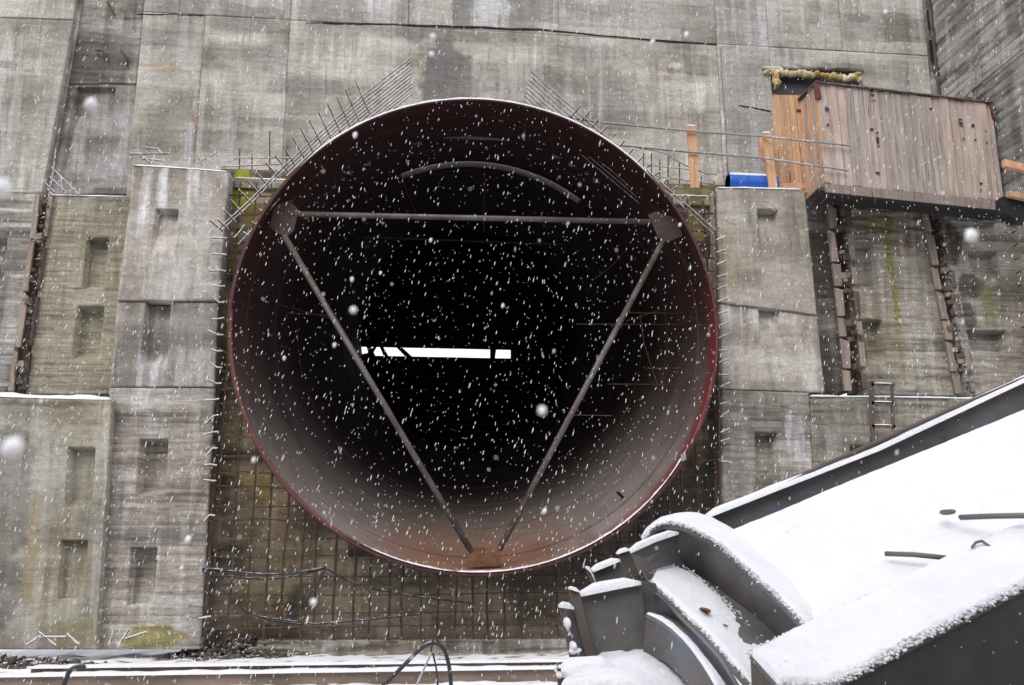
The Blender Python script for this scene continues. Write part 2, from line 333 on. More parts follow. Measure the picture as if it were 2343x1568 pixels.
def snow_strip(name, pts, wd, ht, parent=None, seed=0, fuzz=.3, back=(0, 1, 0)):
    "lumpy ridge of snow lying along a polyline; wd runs away from the edge"
    pts = [np.array(p, float) for p in pts]; L = [0]
    for i in range(1, len(pts)): L.append(L[-1]+np.linalg.norm(pts[i]-pts[i-1]))
    N = max(8, int(L[-1]/.05)); V = []; ns = 7; bk = np.array(back, float)
    for i in range(N+1):
        d = L[-1]*i/N; p = np.array([np.interp(d, L, [q[j] for q in pts]) for j in range(3)])
        hh = ht*(1-fuzz+2*fuzz*float(fbm(np.array(d*3.), np.array(seed*1.), seed, 3)))*(.3+.7*min(1, min(i, N-i)/2))
        ov = .012*float(vn(np.array(d*9.), np.array(seed*1.), seed+3))
        for k in range(ns):
            a = math.pi*k/(ns-1)
            V.append(p+bk*(wd*(.5-.5*math.cos(a))-ov*(1 if k < 2 else 0)-.008)+np.array([0, 0, hh*math.sin(a)**.6-.004 if 0 < k < ns-1 else -.012]))
    Fc = [(i*ns+k, i*ns+k+1, (i+1)*ns+k+1, (i+1)*ns+k) for i in range(N) for k in range(ns-1)]
    Fc += [tuple(range(ns))[::-1], tuple(N*ns+k for k in range(ns))]
    return mesh(name, V, Fc, M['snow'], parent, True)

# pipe geometry: circular sections in vertical planes along an axis that climbs away from us
PR = 4.80; PY = -2.6; PC = np.array([1.22, 6.40]); PD = np.array([.0435, .211])
def pc(Y): return PC+PD*(Y-PY)
OCH = (.20, .15, .035); MOSS = (.16, .16, .03); GREYD = (.20, .195, .19); WHT = (.62, .62, .64); PALE = (.64, .61, .56); RUST = (.36, .2, .11); BRN = (.12, .095, .07)

# ------------------------------------------------------------------ ground
def ground():
    xs = np.concatenate([[-400, -60], np.linspace(-14, 16, 230), [60, 400]]); ys = np.concatenate([[-400, -60, -25], np.linspace(-14, -1.0, 150), [0, 60, 400]])
    X, Y = np.meshgrid(xs, ys); Z = .05*(fbm(X*1.1, Y*2.2, 5, 4)-.5)+.03*(fbm(X*5, Y*6, 6, 3)-.5)
    near = ss(-3.4, -1.6, Y); Z = Z+near*.13*(fbm(X*1.5, Y*.1, 9, 3))+near*.05*(fbm(X*7, Y*5, 10, 3)-.5); Z = np.where((X < -13) | (X > 15) | (Y < -13), 0, Z)
    dig = ss(.55, .72, fbm(X*3, Y*7, 31, 4)); Z = Z-dig*.03
    col = np.array((.83, .84, .89))+0*X[..., None]; 
    dirt = ss(.60, .70, fbm(X*3.2, Y*8, 33, 5))*np.clip(.25+.9*ss(-6, -2, Y)+0*X, 0, 1)*((Y > -9) & (Y < 0))
    col = col+(np.array((.10, .075, .06))-col)*dirt[..., None]
    idx = np.arange(X.size).reshape(X.shape); q = np.stack([idx[:-1, :-1], idx[:-1, 1:], idx[1:, 1:], idx[1:, :-1]], -1).reshape(-1, 4)
    m, t, b = newmat('trodden snow ground', .8); t.links.new(attr(t), b.inputs['Base Color']); bump(t, b, nz(t, 18), .6, .02)
    bounce_dark = ss(-8.5, -10.5, Y)*np.clip(.45+.5*fbm(X*.8, Y*.8, 44, 3), 0, 1); col = col+(np.array((.16, .14, .12))-col)*bounce_dark[..., None]  # unseen ground further back darkened to cut light bounced into the pipe
    g = mesh('ground', np.stack([X, Y, Z], -1).reshape(-1, 3), q, m, None, True, col.reshape(-1, 3)); g['kind'] = 'structure'
ground()

# ------------------------------------------------------------------ upper wall
UW = thing('concrete_wall', 'tall stained grey concrete wall rising behind and above the big pipe', 'wall', (1, 0, 9.9))
zc_ = px(900, 60, 0)[2]; hole0 = (pc(0)[0], pc(0)[1], PR+.02)
def wq(u0, u1, z0, z1, Y=0):
    "panel corners: left and right edges picked at mid height, z in metres"
    x0 = px(u0, 200, Y)[0]; x1 = px(u1, 200, Y)[0]; return [(x0+.002, Y, z1-.006), (x1-.002, Y, z1-.006), (x1-.002, Y, z0+.006), (x0+.002, Y, z0+.006)]
ZT = 19.0; ZL = 9.6
S1 = style(seed=101, row=.62, tint=.2)
wsp = [
 sp(1010, 150, 52, 95, (.155, .150, .148), .85, 'e'), sp(1025, 180, 62, 70, (.165, .16, .155), .8, 'r'), sp(950, 80, 36, 30, (.17, .165, .16), .7, 'e'),
 sp(968, 150, 11, 60, (.33, .25, .17), .4, 's'), sp(1060, 20, 28, 60, (.17, .17, .17), .8, 'r'), sp(990, 10, 12, 60, (.40, .28, .17), .5, 's'),
 sp(1130, 20, 38, 52, WHT, .75, 'e'), sp(1120, 25, 55, 45, (.5, .5, .53), .6, 's'), sp(870, 30, 30, 55, (.5, .5, .53), .55, 's'), sp(925, 40, 25, 60, (.2, .2, .2), .6, 's'),
 sp(1540, 150, 26, 10, PALE, .8), sp(1560, 200, 60, 14, (.52, .50, .46), .75), sp(1600, 212, 48, 5, (.55, .53, .50), .8, 'r'), sp(1525, 180, 9, 10, RUST, .6),
 sp(1190, 190, 60, 55, (.43, .42, .39), .6, 'r'), sp(1330, 120, 90, 35, (.24, .235, .22), .5), sp(1420, 230, 90, 80, (.235, .23, .215), .5), sp(1300, 200, 10, 100, (.5, .5, .5), .4, 's'), sp(1372, 190, 7, 120, (.55, .55, .56), .55, 's'), sp(1348, 190, 5, 110, (.5, .5, .5), .45, 's'),
 sp(800, 60, 120, 25, (.25, .245, .23), .5), sp(700, 200, 90, 22, (.24, .235, .22), .5, 'r'), sp(640, 130, 70, 30, (.42, .41, .38), .5), sp(620, 280, 90, 12, (.23, .225, .21), .6, 'r'), sp(560, 60, 80, 20, (.22, .215, .2), .5, 'r'), sp(560, 118, 75, 16, (.23, .22, .205), .5, 'r'), sp(560, 175, 80, 12, (.43, .42, .38), .5, 'r'), sp(730, 250, 60, 40, (.4, .39, .36), .45), sp(870, 190, 40, 60, (.42, .41, .4), .4, 's'),
 sp(443, 270, 6, 40, RUST, .6, 's'), sp(428, 330, 12, 60, (.5, .5, .54), .7, 's'), sp(448, 200, 6, 60, (.48, .46, .44), .5, 's'), sp(470, 60, 14, 60, (.46, .42, .38), .4, 's'), sp(360, 152, 60, 4, RUST, .5, 'r'), sp(350, 85, 45, 26, (.21, .205, .2), .45, 'r'),
 sp(1420, 20, 60, 30, (.25, .245, .235), .4), sp(1250, 25, 50, 40, (.28, .275, .26), .4)]
cols_top = [(312, 655), (655, 930), (930, 1280), (1280, 1645), (1645, 1765), (1765, 1935), (1935, 2160)]
for i, (a, b) in enumerate(cols_top):
    st = style(seed=130+i*7, row=.7, bl=.42, lite=(.47, .46, .43) if i < 5 else (.50, .49, .45), base=(.35, .34, .31) if i < 5 else (.40, .39, .355))
    sps = list(wsp)
    if i >= 4: sps += [sp(1755, 90, 32, 110, (.55, .55, .60), .7, 's'), sp(1715, 60, 8, 100, (.5, .5, .5), .5, 's'), sp(1965, 40, 40, 18, (.2, .195, .18), .7), sp(2050, 40, 50, 16, (.19, .185, .17), .7), sp(1960, 145, 26, 14, (.24, .23, .2), .5), sp(1905, 215, 120, 20, (.22, .21, .19), .6)]
    Y0 = .004*((i*37 % 5)-2)
    panel('concrete_panel', wq(a, b, zc_, ZT, Y0), UW, st, .3, spots=sps)
cols_low = [(312, 458), (458, 655), (655, 1645), (1645, 1765), (1765, 2160)]
for i, (a, b) in enumerate(cols_low):
    st = style(seed=211+i*7, row=.52, bl=.5, tint=.22)
    sps = list(wsp)
    pks = []
    if i == 3: st = style(seed=240, row=.9, base=(.37, .36, .335), bl=.35); sps += [sp(1725, 330, 14, 70, (.52, .52, .55), .7, 's'), sp(1745, 210, 40, 60, (.42, .42, .41), .4), sp(1700, 330, 20, 100, (.24, .23, .21), .5, 's')]
    if i == 4:
        st = style(seed=250, row=1.1, base=(.40, .39, .355), bl=.38)
        sps += [sp(1905, 165, 110, 26, (.21, .2, .18), .7), sp(1755, 60, 32, 110, (.52, .52, .57), .6, 's')]
        pks = [pk(1752, 160, 1972, 235, 0, .28, 'box')]
    panel('concrete_panel', wq(a, b, ZL, zc_, -.003*(i % 2)), UW, st, .3, spots=sps, hole=hole0 if i == 2 or i == 1 else None, pockets=pks)
panel('concrete_backing', [(-16, .62, ZT), (15, .62, ZT), (15, .62, ZL), (-16, .62, ZL)], UW, style(seed=290, row=2, base=(.25, .24, .21)), .1, hole=(pc(.62)[0], pc(.62)[1], PR+.02), res=.2)
# unseen blocker wall added behind the viewer: it keeps low light off the pipe
pw = MB().prism([(-60, -46, 0), (60, -46, 0), (60, -46, 21), (-60, -46, 21)], (0, -2, 0)).build('light_block_wall', None); pw['kind'] = 'structure'
pm, pt_, pb = newmat('light blocker concrete', .9); pt_.links.new(ramp(pt_, nz(pt_, .6), [(.3, (.14, .13, .115)), (.7, (.3, .285, .25))]), pb.inputs['Base Color']); pw.data.materials.append(pm)
# cold-joint crack: shadowed ragged slot is cut by the gap above; broken lip below it
def crack(pts, Y, amp, name='crack'):
    V = []; 
    P = [px(u, v, Y) for u, v in pts]
    L = np.linspace(0, len(P)-1, 90)
    for k, d in enumerate(L):
        p = np.array([np.interp(d, range(len(P)), [q[j] for q in P]) for j in range(3)])
        th = amp*(.25+.75*float(fbm(np.array(d*6.), np.array(1.), 7, 3)))*(1 if 3 < k < 86 else .3); dz = .05*(float(fbm(np.array(d*2.5), np.array(2.), 9, 3))-.5)
        V += [p+[0, -.012, dz+th], p+[0, -.012, dz-th], p+[0, .03, dz+th], p+[0, .03, dz-th]]
    Fc = []
    for k in range(len(L)-1):
        a, b = 4*k, 4*k+4
        Fc += [(a, b, b+1, a+1), (a, a+2, b+2, b), (a+1, b+1, b+3, a+3)]
    Fc += [(0, 1, 3, 2), (len(V)-4, len(V)-2, len(V)-1, len(V)-3)]
    return mesh(name, V, Fc, M['black'], UW)
crack([(700, 52), (900, 57), (1100, 64), (1250, 70), (1450, 88), (1640, 104)], 0, .03, 'crack')
crack([(1688, 242), (1720, 247), (1765, 257)], -.0, .03, 'crack')
crack([(312, 33), (400, 34), (470, 38)], 0, .02, 'crack')
crack([(1648, 110), (1651, 180), (1660, 300), (1664, 400)], -.012, .012, 'crack')

# left flush bay and the rough groove beside it
LB = thing('concrete_wall', 'smooth grey concrete wall bay left of the rough vertical groove, at the top left', 'wall', (-8.5, -.15, 5))
panel('concrete_panel', [tuple(px(-180, -300, -.15)), tuple(px(200, -300, -.15)), tuple(px(168, 45, -.15)), tuple(px(-180, 34, -.15))], LB, style(seed=300, row=.9, bl=.4), .5)
panel('concrete_panel', [tuple(px(-180, 37, -.14)), tuple(px(168, 48, -.14)), tuple(px(96, 442, -.14)), tuple(px(-180, 437, -.14))], LB, style(seed=310, row=1.4, bl=.5, streak=.5), .5,
      spots=[sp(20, 150, 30, 10, (.2, .195, .19), .7, 'e', -.14), sp(40, 330, 20, 90, (.24, .23, .21), .5, 's', -.14), sp(100, 300, 16, 120, (.42, .40, .36), .5, 's', -.14), sp(15, 320, 14, 80, (.48, .47, .5), .5, 's', -.14)])
GR = thing('wall_groove', 'dark rough vertical groove in the concrete with cracks and a sunken panel, top left', 'groove', (-6.9, .1, 9))
gst = style(seed=320, row=.33, base=(.22, .205, .18), lite=(.33, .31, .28), dark=(.11, .10, .09), relief=.02, ridge=.03, bl=.7, streak=.5, dstreak=.8)
panel('concrete_panel', [tuple(px(195, -300, .07)), tuple(px(360, -300, .07)), tuple(px(312, 192, .07)), tuple(px(145, 192, .07))], GR, gst, .3)
panel('concrete_panel', [tuple(px(145, 194, .09)), tuple(px(320, 194, .09)), tuple(px(300, 445, .09)), tuple(px(88, 445, .09))], GR, style(seed=330, row=2, base=(.24, .225, .2), lite=(.34, .33, .33), dark=(.11, .10, .09), bl=.7, streak=.5, dstreak=.9), .3,
      pockets=[(Q([(165, 202), (272, 202), (232, 405), (150, 405)], .09), .12, 'box')], spots=[sp(180, 330, 18, 70, (.42, .41, .43), .5, 's', .22)])
def lath(p, q, wd, th, name, mat, parent, upv=(0, -1, 0)):
    return MB().bar(p, q, wd, th, upv).build(name, mat, parent, bevel=.004)
for (u0, u1, u2) in ((188, 145, 104), (196, 158, 116), (178, 136, 94)):
    pass
for (ut, ub, yy) in ((186, 100, .02), (178, 108, .10)):
    c = Q([(ut, -60), (ut+12, -60), (ub+14, 440), (ub, 440)], yy)
    panel('concrete_rib', c, GR, style(seed=int(340+ut), row=3, base=(.23, .22, .2), dark=(.1, .095, .085), bl=.8, dstreak=.9), .25)
for pts in ([(245, 5), (262, 35)], [(218, 115), (235, 118), (246, 138)], [(276, 115), (287, 130), (290, 152)]):
    MB().tube([px(u, v, .02) for u, v in pts], .022, 5).build('iron_stub', M['rebar'], GR)

# right side wall, upper part
XS = px(2128, 130, 0)[0]
SW = thing('side_wall', 'board marked concrete side wall meeting the main wall at the top right corner', 'wall', (XS, -2, 9.9))
for (z0, z1, s_) in ((9.45, 12.6, 1), (12.62, 15.6, 2), (15.62, 20, 3)):
    for (y0, y1) in ((-1.9, -.3), (-3.9, -1.92), (-6.5, -3.92)):
        panel('concrete_panel', [(XS, y1, z1), (XS, y0, z1), (XS, y0, z0), (XS, y1, z0)], SW, style(seed=400+s_*11+int(y0*7), row=.22, base=(.25, .24, .225), lite=(.36, .35, .34), dark=(.13, .125, .115), relief=.018, ridge=.02, bl=.7), .4,
              n=(-1, 0, 0), adir=(0, -1, 0))
panel('corner_rib', Q([(2085, -300), (2128, -300), (2165, 250), (2140, 250)], -.12), SW, style(seed=440, row=2, base=(.25, .235, .21), dark=(.1, .09, .08), bl=.8), .3)
MB().prism(Q([(2116, -40), (2124, -40), (2162, 240), (2150, 240)], -.2), (0, .05, 0)).build('steel_strip', M['steel_pale'], SW)
for (u, v) in ((2128, 45), (2133, 115)):
    MB().prism(Q([(u-8, v-22), (u+7, v-26), (u+9, v+18), (u-3, v+24)], -.19), (0, .03, 0)).build('dark_hole', M['black'], SW)

# ------------------------------------------------------------------ lower wall: recess and buttresses
Yr = -1.2
RC = thing('wall_recess', 'dark ochre stained concrete recess behind the pipe and its rebar grid', 'recess', (1.2, Yr, 0))
hr = (pc(Yr)[0], pc(Yr)[1], PR+.02)
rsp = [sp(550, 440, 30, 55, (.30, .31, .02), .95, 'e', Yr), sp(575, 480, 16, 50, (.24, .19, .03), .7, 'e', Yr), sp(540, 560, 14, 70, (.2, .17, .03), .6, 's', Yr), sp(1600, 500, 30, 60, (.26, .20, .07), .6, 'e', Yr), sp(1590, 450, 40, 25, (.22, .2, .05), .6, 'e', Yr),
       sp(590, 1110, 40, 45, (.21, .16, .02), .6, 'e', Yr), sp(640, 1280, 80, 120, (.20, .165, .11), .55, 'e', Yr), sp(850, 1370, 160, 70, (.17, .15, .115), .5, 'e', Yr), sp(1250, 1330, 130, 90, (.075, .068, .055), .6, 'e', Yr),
       sp(1630, 1000, 30, 220, (.05, .047, .042), .75, 's', Yr), sp(510, 700, 14, 200, (.26, .19, .09), .6, 's', Yr), sp(495, 1000, 14, 300, (.19, .15, .03), .6, 's', Yr), sp(540, 1440, 60, 40, (.05, .045, .04), .7, 'e', Yr), sp(1000, 1445, 300, 25, (.24, .22, .19), .5, 'r', Yr), sp(1400, 1460, 120, 25, (.18, .15, .06), .6, 'e', Yr), sp(1560, 1120, 110, 110, (.05, .045, .038), .75, 'e', Yr), sp(1100, 1330, 420, 22, (.08, .07, .055), .5, 'e', Yr), sp(700, 1180, 60, 60, (.09, .078, .06), .6, 'e', Yr), sp(900, 1300, 60, 40, (.3, .26, .2), .4, 'e', Yr), sp(560, 1180, 50, 60, (.08, .07, .045), .6, 'e', Yr)]  # several dark spots paint the pipe's shadow onto the recess
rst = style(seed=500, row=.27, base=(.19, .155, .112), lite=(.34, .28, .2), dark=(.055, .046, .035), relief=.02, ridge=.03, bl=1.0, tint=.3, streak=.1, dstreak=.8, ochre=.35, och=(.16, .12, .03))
panel('concrete_panel', Q([(505, 385), (1670, 425), (1690, 1482), (430, 1482)], Yr), RC, rst, .3, spots=rsp, hole=hr)

FT = thing('concrete_footing', 'low pale crumbling concrete footing along the bottom of the pipe recess', 'footing', (2, -1.5, 0))
panel('footing_face', [(-2.9, -1.62, .34), (6.8, -1.62, .30), (6.8, -1.62, -.1), (-2.9, -1.62, -.1)], FT, style(seed=515, row=.15, base=(.27, .245, .205), lite=(.38, .35, .3), dark=(.12, .10, .08), ridge=.09, relief=.03, bl=.9, ochre=.3), .45, res=.03)
LEDGE = px(305, 378, -1.75)[2]
def buttress(label, loc): return thing('concrete_buttress', label, 'buttress', loc)
# far left strip
A0 = buttress('dark board marked concrete bay at the far left edge beyond the broken channel', (-8.8, -1.45, 5))
panel('concrete_face', Q([(-180, 438), (90, 438), (18, 903), (-180, 901)], -1.45), A0, style(seed=520, row=.11, relief=.014, ridge=.022, base=(.27, .255, .23), dark=(.12, .115, .105), bl=.6), .9,
      pockets=[pk(-40, 545, 12, 640, -1.45, .25)], spots=[sp(50, 570, 40, 60, (.16, .15, .14), .6, 'e', -1.45)])
snow_strip('snow_ledge', [px(-60, 438, -1.45), px(85, 438, -1.45)], .35, .035, A0, 3)
# buttress A upper
A1 = buttress('yellow grey concrete buttress with two pockets under a straight snow line, left', (-7.5, -1.5, 5))
sA = style(seed=530, row=.12, tint=.06, relief=.006, ridge=.012, base=(.30, .275, .205), lite=(.38, .355, .28), dark=(.2, .18, .13), bl=.45, streak=.15, ochre=.15, och=(.3, .24, .1))
panel('concrete_face', Q([(112, 447), (310, 449), (262, 903), (60, 903)], -1.5), A1, sA, .9,
      pockets=[(Q([(196, 545), (251, 545), (236, 663), (187, 663)], -1.5), .27, 'sill'), (Q([(176, 702), (239, 702), (227, 822), (166, 822)], -1.5), .27, 'sill')],
      spots=[sp(145, 500, 6, 28, (.4, .2, .15), .5, 's', -1.5), sp(165, 650, 8, 200, (.38, .36, .28), .4, 's', -1.5)])
snow_strip('snow_ledge', [px(112, 446, -1.5), px(292, 450, -1.5)], .4, .035, A1, 4)
A2 = buttress('broad concrete base with two pockets below the thick ragged snow ledge, lower left', (-7.2, -1.95, 0))
panel('concrete_face', Q([(-180, 908), (256, 913), (220, 1486), (-180, 1486)], -1.95), A2, style(seed=540, row=2.2, tint=.05, relief=.004, ridge=.008, base=(.29, .275, .23), lite=(.38, .365, .31), dark=(.19, .175, .14), bl=.5, streak=.2, ochre=.25, och=(.26, .2, .08)), .6,
      pockets=[(Q([(158, 1024), (224, 1024), (206, 1162), (147, 1162)], -1.95), .27, 'sill'), (Q([(140, 1236), (206, 1236), (190, 1372), (132, 1372)], -1.95), .25, 'box')],
      spots=[sp(20, 1150, 46, 240, (.16, .15, .14), .6, 'e', -1.95), sp(10, 1330, 50, 90, (.12, .11, .105), .6, 'e', -1.95), sp(180, 1450, 60, 45, (.2, .18, .09), .6, 'e', -1.95), sp(75, 1250, 14, 120, (.26, .2, .09), .5, 's', -1.95), sp(130, 925, 120, 8, (.1, .09, .08), .7, 'e', -1.95)])
snow_strip('snow_ledge', [px(-60, 905, -1.95), px(60, 909, -1.95), px(160, 912, -1.95), px(253, 914, -1.95)], .42, .085, A2, 5, .5)
# buttress B
B = buttress('pale streaked concrete buttress with four pockets just left of the pipe', (-5.2, -1.75, 0))
Yb = -1.75
bs = dict(lite=(.46, .44, .41), dark=(.19, .18, .165))
panel('concrete_face', Q([(307, 379), (524, 394), (500, 688), (268, 688)], Yb), B, style(seed=550, row=3, tint=.03, relief=.004, ridge=.004, base=(.31, .278, .242), bl=.45, streak=1.2, dstreak=.3, **bs), .9,
      pockets=[(Q([(356, 478), (408, 480), (400, 585), (346, 585)], Yb), .26, 'fade')],
      spots=[sp(400, 430, 14, 40, (.27, .26, .12), .6, 's', Yb), sp(400, 610, 110, 80, (.52, .50, .47), .45, 's', Yb), sp(380, 640, 40, 60, (.55, .55, .55), .5, 's', Yb), sp(465, 520, 20, 120, (.5, .47, .43), .5, 's', Yb)], ragged=.03)
panel('concrete_face', Q([(268, 690), (500, 692), (490, 886), (252, 886)], Yb+.05), B, style(seed=560, row=3, tint=.04, base=(.30, .27, .235), bl=.7, streak=1.0, **bs), .85,
      pockets=[(Q([(334, 690), (392, 690), (382, 836), (322, 836)], Yb+.05), .27, 'sill')],
      spots=[sp(345, 850, 34, 50, (.60, .60, .62), .8, 's', Yb), sp(440, 840, 60, 45, (.52, .5, .48), .6, 's', Yb), sp(430, 750, 80, 50, (.19, .18, .17), .5, 'e', Yb)], ragged=.03)
panel('concrete_face', Q([(250, 888), (491, 888), (457, 1486), (212, 1486)], Yb+.02), B, style(seed=570, row=.14, tint=.14, relief=.012, ridge=.04, base=(.335, .298, .252), bl=.45, streak=.35, **bs), .9,
      pockets=[(Q([(322, 1003), (388, 1006), (374, 1135), (308, 1135)], Yb), .42, 'sill'), (Q([(297, 1252), (362, 1252), (350, 1385), (290, 1385)], Yb), .40, 'box')],
      spots=[sp(370, 910, 110, 22, (.48, .46, .43), .6, 'e', Yb), sp(360, 960, 30, 40, (.5, .49, .48), .5, 's', Yb), sp(355, 1458, 85, 26, (.20, .17, .03), .8, 'e', Yb), sp(240, 1458, 30, 26, (.36, .31, .2), .5, 'e', Yb), sp(260, 1130, 40, 60, (.2, .19, .185), .4, 'e', Yb)], ragged=.05)
snow_strip('snow_ledge', [px(305, 378, Yb), px(420, 385, Yb), px(524, 393, Yb)], .5, .045, B, 6)
# lintel of concrete above recess between B and C carrying the ledge
LT = thing('concrete_ledge', 'narrow concrete ledge with snow behind the top of the pipe', 'ledge', (1, -.6, LEDGE-.25))
x0 = px(524, 393, Yb)[0]; x1 = px(1640, 430, Yb)[0]
for (xa, xb, s_) in ((x0, -2.8, 1), (5.42, x1, 2)):
    panel('concrete_face', [(xa, -1.27, LEDGE), (xb, -1.27, LEDGE), (xb, -1.27, LEDGE-.22), (xa, -1.27, LEDGE-.22)], LT, style(seed=580+s_, row=2, base=(.2, .18, .12), ridge=.03, ochre=.5, och=(.2, .19, .04)), .9)
    snow_strip('snow_ledge', [(xa, -1.27, LEDGE), (xb, -1.27, LEDGE)], .45, .04, LT, 8+s_)
# buttress C
Cc = buttress('tan concrete buttress with snowy top just right of the pipe, blue barrel on it', (8.3, -1.75, 0))
panel('concrete_face', Q([(1640, 431), (1840, 434), (1868, 720), (1647, 692)], Yb), Cc, style(seed=590, row=3, tint=.03, base=(.325, .295, .245), lite=(.43, .41, .37), dark=(.2, .185, .155), bl=.5, streak=.5), .9,
      pockets=[pk(1734, 480, 1782, 560, Yb, .26, 'fade', -1)], spots=[sp(1760, 560, 40, 60, (.24, .22, .2), .5, 'e', Yb), sp(1670, 600, 14, 120, (.36, .3, .2), .5, 's', Yb)])
panel('concrete_face', Q([(1647, 694), (1868, 722), (1886, 898), (1652, 890)], Yb+.04), Cc, style(seed=600, row=3, tint=.03, base=(.34, .31, .265), lite=(.5, .48, .45), dark=(.2, .185, .16), bl=.5, streak=.9), .85,
      pockets=[pk(1738, 700, 1787, 790, Yb, .26, 'fade', -1)], spots=[sp(1850, 840, 30, 60, (.55, .52, .48), .6, 's', Yb), sp(1700, 850, 30, 60, (.46, .42, .34), .5, 's', Yb)])
panel('concrete_face', Q([(1652, 892), (1850, 899), (1880, 1486), (1655, 1486)], Yb+.02), Cc, style(seed=610, row=.13, tint=.15, relief=.012, ridge=.035, base=(.31, .29, .25), lite=(.46, .44, .41), dark=(.17, .16, .14), bl=.6, streak=.4), .9,
      pockets=[pk(1729, 991, 1781, 1150, Yb, .40, 'box', -1)], spots=[sp(1690, 1080, 30, 90, (.18, .17, .16), .6, 'e', Yb), sp(1820, 1000, 30, 60, (.5, .5, .53), .6, 's', Yb), sp(1860, 1060, 8, 60, (.45, .33, .22), .5, 's', Yb)], ragged=.04)
snow_strip('snow_ledge', [px(1640, 430, Yb), px(1700, 430, Yb), px(1838, 434, Yb)], .5, .05, Cc, 12)
# dark narrow bay D, bays F and H, lower I
D = buttress('dark narrow sunken concrete bay between the tan buttress and the first broken rebar channel', (9.6, -1, 5))
panel('concrete_face', Q([(1836, 436), (1905, 436), (1942, 898), (1875, 898)], -1.0), D, style(seed=620, row=.2, base=(.17, .155, .135), lite=(.25, .235, .21), dark=(.09, .082, .07), bl=.8, ridge=.02), .6)
Fb = buttress('concrete bay with two pockets and a green streak under the timber shed', (10.4, -1.2, 5))
panel('concrete_face', Q([(1925, 440), (2112, 446), (2204, 906), (1976, 902)], -1.2), Fb, style(seed=630, row=.13, tint=.2, relief=.01, ridge=.05, base=(.27, .245, .205), lite=(.35, .325, .28), dark=(.15, .135, .11), bl=.6, streak=.3, ochre=.2, och=(.22, .2, .07)), .8,
      pockets=[pk(1953, 560, 2004, 662, -1.2, .27, 'sill', -3), pk(1968, 732, 2024, 842, -1.2, .27, 'sill', -4)],
      spots=[sp(2035, 560, 14, 70, (.17, .17, .03), .6, 's', -1.2), sp(2050, 690, 12, 100, (.2, .18, .03), .75, 's', -1.2), sp(2065, 830, 8, 60, (.18, .18, .03), .6, 's', -1.2), sp(1990, 510, 60, 30, (.12, .125, .05), .7, 'e', -1.2), sp(2070, 560, 30, 40, (.3, .2, .14), .4, 's', -1.2)])
Hb = buttress('mossy black stained concrete bay with two wide pockets at the right edge', (12.2, -1.2, 5))
panel('concrete_face', Q([(2142, 446), (2520, 450), (2520, 912), (2212, 906)], -1.25), Hb, style(seed=640, row=.12, tint=.2, relief=.01, ridge=.05, base=(.26, .24, .205), lite=(.36, .34, .31), dark=(.13, .12, .1), bl=.6, ochre=.2), .8,
      pockets=[pk(2218, 575, 2283, 628, -1.25, .27, 'sill', -3), pk(2215, 756, 2302, 808, -1.25, .27, 'sill', -3)],
      spots=[sp(2180, 560, 30, 50, (.05, .045, .035), .85, 'e', -1.25), sp(2215, 660, 40, 40, (.045, .045, .03), .85, 'e', -1.25), sp(2215, 720, 20, 45, (.05, .045, .035), .8, 'e', -1.25), sp(2222, 860, 9, 70, (.04, .035, .03), .8, 's', -1.25), sp(2260, 700, 25, 60, (.17, .16, .05), .6, 'e', -1.25), sp(2170, 720, 16, 160, (.24, .2, .1), .6, 's', -1.25), sp(2290, 500, 70, 25, (.06, .055, .05), .6, 'e', -1.25)])
Ib = buttress('lower concrete base under the right snow ledge, partly behind the steel beam', (11, -1.7, 0))
panel('concrete_face', Q([(1852, 907), (2520, 918), (2520, 1486), (1880, 1486)], -1.7), Ib, style(seed=650, row=.14, tint=.08, relief=.008, ridge=.02, base=(.29, .265, .22), lite=(.37, .35, .3), dark=(.17, .155, .13), bl=.5, streak=.3), .7,
      pockets=[pk(1945, 1020, 2000, 1100, -1.7, .25, 'box')], spots=[sp(2100, 930, 40, 8, (.1, .1, .05), .7, 'e', -1.7)])
snow_strip('snow_ledge', [px(1852, 906, -1.7), px(2100, 909, -1.7), px(2520, 918, -1.7)], .4, .04, Ib, 14, .5)

